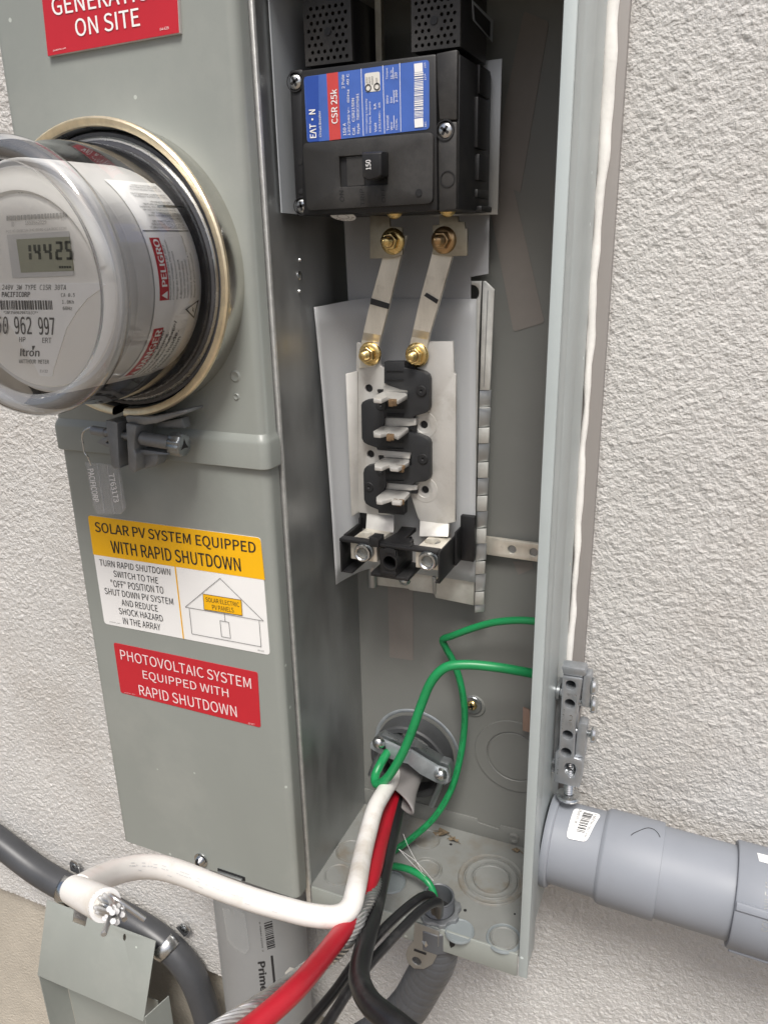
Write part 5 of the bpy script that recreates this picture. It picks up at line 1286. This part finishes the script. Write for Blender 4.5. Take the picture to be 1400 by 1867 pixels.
wpts = [((520, 1657), 0.530), ((470, 1643), 0.526), ((420, 1626), 0.522), ((380, 1611), 0.518), ((340, 1595), 0.513), ((300, 1583), 0.507), ((270, 1580), 0.502), ((240, 1583), 0.495), ((205, 1592), 0.483)]
path_print('conductor_print', '-=-_= --=  =-_ -==-  =_-  -=--  =-= _-=  -=_=', wpts[::-1], RW, 'faint_ink', white, 0.05, 0.98, 0.0042, (0.25, -0.75, 0.65))
def wire(name, label, pts, r, mm, group=None, cat='wire', seg=14):
    o = MB().tube([PD(p, d) if d > 0.2 else P(p, d) for p, d in pts], r, seg, 8).build(name, mm, None, ang=70); tag(o, label, cat, group); return o
wire('green_wire', 'thick green wire looping round the cable clamp towards the right wall',
     [((990, 1232), -0.050), ((950, 1224), -0.058), ((900, 1216), -0.066), ((850, 1212), -0.072), ((812, 1217), -0.076), ((786, 1243), -0.079), ((768, 1285), -0.081), ((752, 1330), -0.083), ((733, 1375), -0.085), ((708, 1416), -0.086), ((688, 1430), -0.084), ((684, 1415), -0.076), ((694, 1392), -0.066), ((706, 1372), -0.052), ((716, 1352), -0.030)], 0.0037, 'green_ins')
wire('green_wire', 'thinner green wire running down the back wall into the conduit in the floor',
     [((990, 1134), -0.045), ((945, 1131), -0.043), ((900, 1135), -0.040), ((860, 1146), -0.037), ((822, 1160), -0.033), ((807, 1166), -0.030), ((812, 1180), -0.028), ((826, 1206), -0.027), ((838, 1240), -0.027), ((846, 1285), -0.028), ((846, 1330), -0.030), ((838, 1385), -0.034), ((822, 1440), -0.040), ((792, 1490), -0.048), ((752, 1527), -0.056), ((712, 1556), -0.064), ((695, 1572), -0.072), ((702, 1578), -0.082), ((725, 1580), -0.089), ((752, 1588), -0.094), ((776, 1604), -0.098), ((788, 1622), -0.101), ((793, 1640), -0.103), ((795, 1660), -0.104)], 0.0029, 'green_ins')
wire('black_wire', 'upper of two glossy black wires rising out of the floor conduit',
     [((793, 1662), 0.668), ((788, 1636), 0.650), ((772, 1634), 0.640), ((750, 1648), 0.625), ((722, 1672), 0.61), ((690, 1704), 0.595), ((650, 1752), 0.58), ((610, 1808), 0.565), ((560, 1868), 0.55), ((525, 1912), 0.54), ((440, 2050), 0.54)], 0.0033, 'black_ins_wire', 'black wires from the floor conduit')
wire('black_wire', 'lower of two glossy black wires rising out of the floor conduit',
     [((800, 1668), 0.672), ((800, 1646), 0.645), ((785, 1648), 0.632), ((762, 1664), 0.618), ((736, 1690), 0.602), ((704, 1724), 0.588), ((668, 1764), 0.572), ((632, 1812), 0.558), ((596, 1868), 0.545), ((565, 1912), 0.535), ((480, 2050), 0.54)], 0.0033, 'black_ins_wire', 'black wires from the floor conduit')

gw = [o for o in COL.objects if o.name.startswith('green_wire')][-1]
mat('green_ink', (0.006, 0.05, 0.022), 0.5)
gp2 = [((807, 1166), -0.030), ((812, 1180), -0.028), ((826, 1206), -0.027), ((838, 1240), -0.027), ((846, 1285), -0.028), ((846, 1330), -0.030), ((838, 1385), -0.034), ((822, 1440), -0.040), ((792, 1490), -0.048), ((752, 1527), -0.056), ((712, 1556), -0.064)]
path_print('wire_print', '=-= =_- -==-  =-= -_=-  ==- =-_=  -== =-=  =_-= -==', gp2, 0.0029, 'green_ink', gw, 0.02, 0.98, 0.0026, (-0.35, -0.9, 0.1))

# ================================================================== FLEXIBLE CONDUIT under the floor
flex = thing('flexible_conduit', 'ribbed dark grey flexible conduit rising through the compartment floor', 'conduit', PZ((805, 1650), 1.0))
nc = PZ((799, 1662), 1.0); nc.z = 1.0
RN = 0.0128
prof = [(RN - 0.0016, -0.002), (RN - 0.0016, 0.0165), (RN - 0.0006, 0.0172), (RN, 0.0168)]
for k in range(7): prof += [(RN, 0.0162 - k * 0.0018), (RN - 0.0007, 0.0153 - k * 0.0018)]
prof += [(RN, 0.002), (RN, -0.004)]
MB().lathe(prof, nc, (0, 0, 1), 40).build('nipple', 'flex', flex)
MB().cyl(nc, (0, 0, 1), RN - 0.0018, 0.0005, 0.001, 24).build('nipple_inside', 'dark', flex)
ln_ = []
for h_ in (0.0006, 0.0046):
    ln_.append([nc + Vector(((RN + (0.0056 if (k // 3) % 2 else 0.0036)) * math.cos(2 * math.pi * k / 48), (RN + (0.0056 if (k // 3) % 2 else 0.0036)) * math.sin(2 * math.pi * k / 48), h_)) for k in range(48)])
li = [[nc + Vector(((RN + 0.0003) * math.cos(2 * math.pi * k / 48), (RN + 0.0003) * math.sin(2 * math.pi * k / 48), h_)) for k in range(48)] for h_ in (0.0046, 0.0006)]
MB().rings(ln_ + li, True, False).build('locknut', 'cast', flex, bevel=0.0004)
MB().cyl(nc, (0, 0, 1), 0.0205, -0.024, -0.0030, 12, 0.001).build('fitting', 'flex', flex)
fp = [Vector((nc.x, nc.y, 0.976)), Vector((nc.x - 0.002, nc.y, 0.95)), P((772, 1790), -0.104), P((742, 1838), -0.104), P((695, 1880), -0.105), P((620, 1925), -0.106), P((480, 2000), -0.10), P((330, 2200), -0.09)]
path, rad = spline(fp, [0.0172] * len(fp), 26)
rad = [0.0172 if i % 7 else 0.0167 for i in range(len(path))]
MB().tube(path, rad, 30, 1).build('hose', 'flex', flex, ang=80)

# ================================================================== GROUND LUG on the right wall
kg = K(990, 1200, 6.915)
lugb = thing('ground_lug', 'cast metal ground lug bar with holes and screws on the box right side', 'ground lug', P(kg(300, 1600), -0.05))
YG = -0.0560
def gp(pts): return XZ([kg(*p) for p in pts], YG)
hls = []
for c, r in (((345, 342), 66), ((332, 576), 66), ((305, 970), 66), ((286, 1190), 66)):
    w = P(kg(*c), YG); hls.append(circ(w.x, w.z, (P(kg(c[0] + r, c[1]), YG) - w).length * 0.98, 18))
w = P(kg(335, 1400), YG); hls.append([(P(kg(*p), YG).x, P(kg(*p), YG).z) for p in ((275, 1440), (262, 1370), (285, 1330), (330, 1325), (390, 1345), (408, 1400), (390, 1500), (340, 1510))])
MB().front(gp(((240, 225), (492, 262), (486, 330), (430, 640), (405, 850), (385, 1260), (480, 1290), (490, 1340), (455, 1640), (135, 1560), (150, 1190), (195, 1150))), YG, YG + 0.0140, hls).build('lug_body', 'lug_cast', lugb, bevel=0.0006)
lbod = lugb.children[-1]
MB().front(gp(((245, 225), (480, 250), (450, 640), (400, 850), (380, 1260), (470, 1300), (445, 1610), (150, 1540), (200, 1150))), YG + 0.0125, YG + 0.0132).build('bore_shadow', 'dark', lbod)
def gbox(px, y0, y1, name, mm='lug_cast'): return MB().front(gp(px), y0, y1).build(name, mm, lugb, bevel=0.0008)
gbox(((500, 225), (592, 232), (598, 290), (572, 640), (480, 630), (470, 560)), YG + 0.0022, YG + 0.0125, 'lug_boss')
gbox(((470, 835), (545, 860), (520, 1180), (515, 1280), (390, 1262), (400, 1130), (430, 850)), YG + 0.0022, YG + 0.0125, 'lug_boss')
gbox(((225, 110), (520, 150), (540, 215), (490, 250), (245, 215)), YG + 0.0010, YG + 0.0120, 'lug_top')
for c in ((655, 355), (650, 590), (650, 965)):
    w = P(kg(*c), YG + 0.006); ax_ = Vector((1, 0, 0))
    MB().lathe([(0, 0.0042), (0.0030, 0.0040), (0.0058, 0.0026), (0.0066, 0.0008), (0.0060, -0.0004), (0.003, -0.0008)], w - ax_ * 0.002, ax_, 24).build('lug_screw', 'zinc', lugb)
    ls_ = lugb.children[-1]
    pr = [(0.0028, -0.014)]
    for k in range(8): pr += [(0.0030, -0.013 + k * 0.0014), (0.0025, -0.0123 + k * 0.0014)]
    MB().lathe(pr, w, ax_, 16).build('screw_shank', 'zinc', ls_)
w = P(kg(318, 1720), YG + 0.006); 
MB().lathe([(0, 0.0040), (0.0050, 0.0036), (0.0088, 0.0020), (0.0094, 0.0004), (0.0086, -0.0010), (0.0040, -0.0014)], w, (0, 0, -1), 28).build('lug_screw', 'zinc', lugb)
pr = [(0.0040, -0.026)]
for k in range(14): pr += [(0.0042, -0.026 + k * 0.0018), (0.0036, -0.0252 + k * 0.0018)]
MB().lathe(pr, w, (0, 0, -1), 18).build('screw_shank', 'zinc', lugb.children[-1])
w = P(kg(205, 420), -0.050)
hx = [(0.0046 * math.cos(k * math.pi / 3), 0.0046 * math.sin(k * math.pi / 3)) for k in range(6)]
MB().cyl(Vector((0.1832, w.y, w.z)), (1, 0, 0), 0.0066, 0.0, 0.0022, 22).build('lug_washer', 'zinc_dark', lugb)
MB().rings([[Vector((0.1854, w.y + a, w.z + b)) for a, b in hx], [Vector((0.1895, w.y + a, w.z + b)) for a, b in hx]]).build('lug_bolt', 'zinc', lugb, bevel=0.0005)
for zz in (1.1165, 1.1245): MB().box(0.1829, 0.1875, YG + 0.004, YG + 0.014, zz, zz + 0.0018).build('lug_spacer', 'lug_cast', lugb)
MB().box(0.1829, 0.1862, YG + 0.008, YG + 0.016, 1.117, 1.195).build('lug_bracket', 'cast', lugb)
tx = MB()
for s, a, b, h_ in (("CU-AL", (275, 640), (240, 900), (250, 640)), ("UL", (370, 720), (350, 880), (330, 715)), ("4-14", (420, 460), (300, 440), (420, 490)), ("2/0-14", (205, 1240), (190, 1470), (180, 1238))):
    textp(tx, s, kg(*a), kg(*b), kg(*h_), YG - 0.0002)
stuff(tx.build('cast_lettering', 'zinc', lbod, smooth=False))

# ================================================================== PVC CONDUIT to the right
pvc = thing('pvc_conduit', 'fat grey plastic conduit leaving the right side of the box', 'conduit', (0.19, -0.055, 1.05))
AX = Vector((0.1832, -0.055, 1.0545)); dirx = Vector((1, 0, -0.030)).normalized()
def pl(prof, name, mm='pvc', seg=56): return MB().lathe(prof, AX, dirx, seg, ref=(0, 0, 1)).build(name, mm, pvc)
pl([(0.030, 0.0), (0.0355, 0.0), (0.0362, 0.0012), (0.0362, 0.0050), (0.0352, 0.0062), (0.0322, 0.0062)], 'hub_flange')
pl([(0.0322, 0.0058), (0.0326, 0.0400), (0.0332, 0.0425)], 'hub')
hub = pvc.children[-1]
pl([(0.0330, 0.0420), (0.0350, 0.0440), (0.0358, 0.0460), (0.0360, 0.0845), (0.0358, 0.0860), (0.0335, 0.0862)], 'adapter_bell')
pl([(0.0336, 0.0855), (0.0336, 0.1390)], 'pipe')
pl([(0.0338, 0.1372), (0.0372, 0.1374), (0.0380, 0.1386), (0.0380, 0.2200), (0.0372, 0.2212), (0.034, 0.2212)], 'coupling')
cpl = pvc.children[-1]
pl([(0.0336, 0.2190), (0.0336, 1.60), (0.0, 1.60)], 'pipe')
for a in (0.95, 2.55, -0.75):
    c = AX + dirx * 0.139; 
    d = Vector((0, math.cos(a), math.sin(a))); s_ = Vector((0, -math.sin(a), math.cos(a)))
    rsx = [[c + dirx * h_ + d * 0.0374 - s_ * 0.003, c + dirx * h_ + d * 0.0398 - s_ * 0.002, c + dirx * h_ + d * 0.0398 + s_ * 0.002, c + dirx * h_ + d * 0.0374 + s_ * 0.003] for h_ in (0.0, 0.08)]
for a in (2.62, 3.95):
    d = Vector((0, math.cos(a), math.sin(a))); s_ = Vector((0, -math.sin(a), math.cos(a))); c = AX + dirx * 0.1385
    rsx = [[c + dirx * h_ + d * 0.0376 - s_ * 0.0036, c + dirx * h_ + d * 0.0396 - s_ * 0.0024, c + dirx * h_ + d * 0.0396 + s_ * 0.0024, c + dirx * h_ + d * 0.0376 + s_ * 0.0036] for h_ in (0.0, 0.082)]
    MB().rings(rsx).build('coupling_rib', 'pvc', cpl, bevel=0.0006)
def pcyl(a, h_, r): return AX + dirx * h_ + Vector((0, math.cos(a), math.sin(a))) * r
def pang(p, r):      # angle and station of a photo point on the conduit surface
    d = ray(*p); o = CAM - np.array(AX); A = d[1] ** 2 + d[2] ** 2; B = 2 * (o[1] * d[1] + o[2] * d[2]); C = o[1] ** 2 + o[2] ** 2 - r * r
    t_ = (-B - math.sqrt(max(0, B * B - 4 * A * C))) / (2 * A); q = o + d * t_; return math.atan2(q[2], q[1]), q[0]
kv = K(960, 1180, 3.111)
r_ = 0.0330
cs = [pang(kv(*p), r_) for p in ((270, 910), (425, 945), (340, 1100), (222, 1080))]
def bil(u_, v_):
    f = lambda i: cs[0][i] * (1 - u_) * (1 - v_) + cs[1][i] * u_ * (1 - v_) + cs[2][i] * u_ * v_ + cs[3][i] * (1 - u_) * v_
    return f(0), f(1)
def on_hub(u_, v_, rad): a, h_ = bil(u_, v_); return pcyl(a, h_, rad)
def hub_patch(name, u0, u1, v0, v1, mm, rad, parent, n=6):
    vs2 = [on_hub(u0 + (u1 - u0) * i / n, v0 + (v1 - v0) * j / n, rad) for j in range(n + 1) for i in range(n + 1)]
    return MB().add(vs2, [(j * (n + 1) + i, j * (n + 1) + i + 1, (j + 1) * (n + 1) + i + 1, (j + 1) * (n + 1) + i) for j in range(n) for i in range(n)])
rp = rrect(0, 1, 0, 1, 0.16, 4); rp = [(a[0] + (b[0] - a[0]) * k / 6, a[1] + (b[1] - a[1]) * k / 6) for a, b in zip(rp, rp[1:] + rp[:1]) for k in range(6)]; nr = len(rp); hv = [on_hub(0.5 + (a - 0.5) * f_, 0.5 + (b - 0.5) * f_, r_ + 0.0004) for f_ in (1.0, 0.66, 0.33) for a, b in rp] + [on_hub(0.5, 0.5, r_ + 0.0004)]
MB().add(hv, [(k * nr + i, k * nr + (i + 1) % nr, (k + 1) * nr + (i + 1) % nr, (k + 1) * nr + i) for k in (0, 1) for i in range(nr)] + [(2 * nr + i, 2 * nr + (i + 1) % nr, 3 * nr) for i in range(nr)]).build('barcode_label', 'label_white', hub)
bl_ = hub.children[-1]
tx = MB(); vv_ = 0.10
while vv_ < 0.80:
    w_ = rr.choice((0.012, 0.02, 0.035)); 
    tx.add([on_hub(u_, v_, r_ + 0.0007) for u_, v_ in ((0.38, vv_), (0.74, vv_), (0.74, vv_ + w_), (0.38, vv_ + w_))], [(0, 1, 2, 3)]); vv_ += w_ + rr.choice((0.013, 0.02, 0.03))
def htext(s, v0, v1, u0, u1):
    g, f = glyphs(s); tx.add([on_hub(u0 + (u1 - u0) * b, v0 + (v1 - v0) * a, r_ + 0.0007) for a, b in g], f)
htext('2" METER OFFSET', 0.66, 0.02, 0.30, 0.18); htext("0 88700 96209 7", 0.98, 0.06, 0.90, 0.78)
stuff(tx.build('label_print', 'ink', bl_, smooth=False))
sc2 = [pang(kv(*p), 0.0362) for p in ((592, 1055), (612, 1040), (680, 1012), (720, 1018), (745, 1040), (757, 1062))]
MB().tube([pcyl(a, h_, 0.0362) for a, h_ in sc2], 0.00025, 6, 4).build('pen_mark', 'ink', pvc)
tx = MB()
cst = [pang(kv(*p), 0.0384) for p in ((1368, 1590), (1372, 1300))]
g, f = glyphs("SCHEDULE 40")
tx.add([pcyl(cst[0][0] + (cst[1][0] - cst[0][0]) * a, cst[0][1] + 0.004 - 0.008 * b, 0.0383) for a, b in g], f)
stuff(tx.build('coupling_lettering', 'pvc_warm', cpl, smooth=False))
cs = [pang(kv(*p), 0.0383) for p in ((1310, 1138), (1420, 1165), (1400, 1205), (1322, 1185))]
hub_patch('', 0, 1, 0, 1, 'label_white', 0.0384, cpl).build('coupling_label', 'label_white', cpl)

# ================================================================== METER CONDUIT below the left cover
mcx, mcy, mr = -0.0987, -0.060, 0.0450
mcd = thing('riser_conduit', 'wide pale grey plastic conduit dropping below the left cover with black print', 'conduit', (mcx, mcy, 0.0))
MB().cyl(Vector((mcx, mcy, 0)), (0, 0, 1), mr, 0.0, 0.992, 64).build('pipe', 'pvc_warm', mcd)
mp2 = mcd.children[-1]
def mang(p, rad=mr):
    d = ray(*p); o = CAM - np.array([mcx, mcy, 0]); A = d[0] ** 2 + d[1] ** 2; B = 2 * (o[0] * d[0] + o[1] * d[1]); C = o[0] ** 2 + o[1] ** 2 - rad * rad
    t_ = (-B - math.sqrt(max(0, B * B - 4 * A * C))) / (2 * A); q = o + d * t_; return math.atan2(q[1], q[0]), q[2]
def mpt(a, z, rad): return Vector((mcx + rad * math.cos(a), mcy + rad * math.sin(a), z))
km = K(380, 1580, 6.505)
def mtext(mb, s, A, B, H, rad, bold=0.0):
    A, B, H = mang(km(*A)), mang(km(*B)), mang(km(*H)); g, f = glyphs(s)
    for i, dx in enumerate((0, bold, -bold) if bold else (0,)):
        mb.add([mpt(A[0] + (B[0] - A[0]) * (a + dx * 0.2) + (H[0] - A[0]) * b, A[1] + (B[1] - A[1]) * (a + dx * 0.2) + (H[1] - A[1]) * b, rad + 0.00002 * i) for a, b in g], f)
    for i, dx in enumerate((bold, -bold) if bold else ()):
        mb.add([mpt(A[0] + (B[0] - A[0]) * a + (H[0] - A[0]) * (b + dx), A[1] + (B[1] - A[1]) * a + (H[1] - A[1]) * (b + dx), rad + 0.00006 + 0.00002 * i) for a, b in g], f)
tx = MB()
mtext(tx, "Prime Con", (588, 1135), (650, 1740), (672, 1122), mr + 0.0003, 0.05)
mtext(tx, "6  79840 22044  9", (600, 655), (640, 1005), (618, 655), mr + 0.0003)
a_, b_, c_ = mang(km(660, 668)), mang(km(700, 985)), mang(km(755, 640))
s_ = 0.0
while s_ < 1.0:
    w_ = rr.choice((0.02, 0.035, 0.06)); f_ = lambda s, t: mpt(a_[0] + (b_[0] - a_[0]) * s + (c_[0] - a_[0]) * t, a_[1] + (b_[1] - a_[1]) * s + (c_[1] - a_[1]) * t, mr + 0.0003)
    tx.add([f_(s_, 0), f_(min(1, s_ + w_), 0), f_(min(1, s_ + w_), 1), f_(s_, 1)], [(0, 1, 2, 3)]); s_ += w_ + rr.choice((0.02, 0.03, 0.045))
a_, b_, c_ = mang(km(738, 1055)), mang(km(800, 1680)), mang(km(765, 1052))
tx.add([mpt(*a_, mr + .0003), mpt(*b_, mr + .0003), mpt(b_[0] + c_[0] - a_[0], b_[1] + c_[1] - a_[1], mr + .0003), mpt(*c_, mr + .0003)], [(0, 1, 2, 3)])
stuff(tx.build('pipe_print', 'ink', mp2, smooth=False))
pk = [mang(km(*p)) for p in ((180, 480), (400, 520), (440, 545), (495, 960), (440, 1035), (300, 940), (245, 880))]
MB().add([mpt(a, z, mr + 0.0012) for a, z in pk], [tuple(range(7))]).build('tape_patch', 'tape_clear', mp2, smooth=False)
pk = [mang(km(*p)) for p in ((960, 1185), (1010, 1200), (1015, 1270), (960, 1320), (890, 1395), (870, 1365), (910, 1310), (905, 1250))]
MB().add([mpt(a, z, mr + 0.0008) for a, z in pk], [tuple(range(8))]).build('adhesive_blob', 'label_pale', mp2, smooth=False)
MB().lathe([(mr + 0.001, 0.0), (mr + 0.006, 0.0), (mr + 0.006, -0.012), (mr + 0.001, -0.012)], (mcx, mcy, 0.998), (0, 0, 1), 48).build('locknut', 'cast', mcd)

# ================================================================== LIQUIDTIGHT CONDUIT on the wall, with straps
lt_o = MB().tube([P(p, -0.0185) for p in ((-900, 1080), (-600, 1190), (-350, 1320), (-140, 1440), (-60, 1492), (0, 1535), (70, 1588), (140, 1628), (220, 1668), (290, 1712), (340, 1762), (368, 1820), (385, 1880), (400, 1960), (420, 2200), (425, 2600))], 0.0168, 26, 8).build('liquidtight_conduit', 'liquidtight', None, ang=70)
tag(lt_o, 'smooth dark grey flexible conduit strapped to the stucco at lower left', 'conduit')
kx = K(0, 1480, 2.5)
def pipe_strap(label, c, dirp, tabp):
    A = P(c, -0.0185); d = (P(dirp, -0.0185) - A).normalized()
    t = thing('conduit_strap', label, 'pipe strap', A, 'straps on the dark grey conduit')
    n_ = d.cross(Vector((0, 1, 0))).normalized()
    if n_.z < 0: n_ = -n_
    prof = [(-0.0075, 0.0177), (-0.0050, 0.0178), (-0.0030, 0.0186), (0.0, 0.0190), (0.0030, 0.0186), (0.0050, 0.0178), (0.0075, 0.0177)]
    rsx = []
    for k in range(19):
        a = math.radians(-95 + 190 * k / 18); e = n_ * math.sin(a) + Vector((0, -1, 0)) * math.cos(a)
        rsx.append([A + d * h_ + e * r for h_, r in prof])
    mb = MB(); mb.rings(rsx, False, False)
    o = mb.build('band', 'zinc', t); md = o.modifiers.new('thickness', 'SOLIDIFY'); md.thickness = 0.0011; md.offset = 1
    b0 = A + n_ * 0.0180
    tb = [(-0.0075, 0.0), (0.0075, 0.0), (0.0075, 0.013), (0.004, 0.0185), (-0.004, 0.0185), (-0.0075, 0.013)]
    MB().prism(tb, (Vector((b0.x, -0.0062, b0.z)), d, n_, Vector((0, -1, 0))), 0.0, 0.0014, [circ(0, 0.0105, 0.0030, 16)]).build('strap_tab', 'zinc', t, bevel=0.0003)
    phillips('strap_screw', Vector((b0.x, -0.0070, b0.z)) + n_ * 0.0105, (0, -1, 0), 0.0040, 0.0018, 'zinc_dark', t)
pipe_strap('zinc strap half hidden behind the stripped white wire end', (128, 1622), (150, 1632), None)
pipe_strap('zinc strap where the dark grey conduit bends downward', (305, 1722), (335, 1756), None)

# ================================================================== REMOVED COVER leaning at lower left
cvr = thing('removed_cover', 'loose grey sheet metal cover propped under the dark conduit', 'metal cover', P((170, 1850), -0.05))
TLc, TRc, BRc, BLc = P(kx(215, 400), -0.040), P(kx(710, 590), -0.040), P(kx(655, 957), -0.075), P(kx(172, 746), -0.075)
ex = (TRc - TLc); exn = ex.normalized(); ey = ((BLc - TLc) + (BRc - TRc)) / 2; eyn = (ey - exn * ey.dot(exn)).normalized()
nn_ = exn.cross(eyn).normalized(); nn_ = nn_ if nn_.y < 0 else -nn_
def cpos(p):
    d = Vector(ray(*p)); o = Vector(CAM); t_ = (TLc - o).dot(nn_) / d.dot(nn_); q = o + d * t_ - TLc; return (q.dot(exn), q.dot(eyn))
outl = [cpos(kx(*p)) for p in ((215, 400), (338, 448), (332, 502), (390, 524), (400, 474), (710, 590), (655, 957), (172, 746))]
hc_ = cpos(kx(568, 573))
hole = [(hc_[0] + 0.0022 * math.cos(a), hc_[1] + 0.0042 * math.sin(a)) for a in [2 * math.pi * k / 14 for k in range(14)]]
MB().prism(outl, (TLc, exn, eyn, nn_), -0.0012, 0.0, [hole]).build('cover_panel', 'paint', cvr, bevel=0.0003)
lowL, lowR = TLc + exn * outl[-1][0] + eyn * outl[-1][1], TLc + exn * outl[-2][0] + eyn * outl[-2][1]
dn = Vector((0, 0, -1))
q = [lowL + Vector((0.010, 0.030, -0.004)), lowR + Vector((-0.004, 0.030, -0.004)), lowR + Vector((-0.004, 0.036, -0.30)), lowL + Vector((0.010, 0.036, -0.30))]
MB().hexa(q, [v + Vector((0, 0.0012, 0)) for v in q]).build('cover_back', 'paint', cvr)
q = [lowL + Vector((0.0005, 0.002, -0.001)), lowL + Vector((0.010, 0.0295, -0.002)), lowL + Vector((0.010, 0.0355, -0.30)), lowL + Vector((0.0005, 0.004, -0.30))]
MB().hexa(q, [v + Vector((-0.0012, 0, 0)) for v in q]).build('cover_side', 'paint', cvr)
q = [lowR + Vector((0.001, 0.0015, 0.006)), lowR + Vector((0.012, 0.032, 0.010)), lowR + Vector((0.010, 0.036, -0.30)), lowR + Vector((-0.001, 0.004, -0.30))]
MB().hexa(q, [v + Vector((0.0012, 0, 0)) for v in q]).build('cover_side', 'paint', cvr)

# ================================================================== DEBRIS on the floor
def dead_leaf(c, r, label, seed):
    rn = random.Random(seed); w = PZ(c, 1.0); mb = MB(); n_ = 9; vs2 = [w + Vector((0, 0, 0.0022))]
    for k in range(n_):
        a = 2 * math.pi * k / n_; q = r * rn.uniform(0.5, 1.2); vs2.append(w + Vector((q * math.cos(a), q * 0.6 * math.sin(a), rn.uniform(0.0004, 0.0045))))
    mb.add(vs2, [(0, 1 + k, 1 + (k + 1) % n_) for k in range(n_)])
    mb.tube([w + Vector((-r * 1.2, 0, 0.001)), w + Vector((0, 0.001, 0.003)), w + Vector((r * 1.5, -0.002, 0.0015))], 0.0003, 5, 3)
    o = mb.build('dry_leaf', 'leaf', None, ang=10); tag(o, label, 'dry leaf')
dead_leaf((806, 1522), 0.0085, 'crumpled dry leaf at the back of the compartment floor beside a knockout', 1)
dead_leaf((826, 1534), 0.0048, 'small curled leaf scrap just right of the crumpled leaf', 2)
dead_leaf((942, 1553), 0.0040, 'tiny brown leaf scrap in the right rear floor corner', 3)
wb = MB()
for p in (((727, 1548), (752, 1575), (775, 1598)), ((727, 1548), (760, 1572), (790, 1606)), ((735, 1520), (745, 1545), (770, 1590))):
    wb.tube([PD(q, 0.668) for q in p], 0.00012, 4, 3)
o = stuff(wb.build('cobweb', 'web', None));
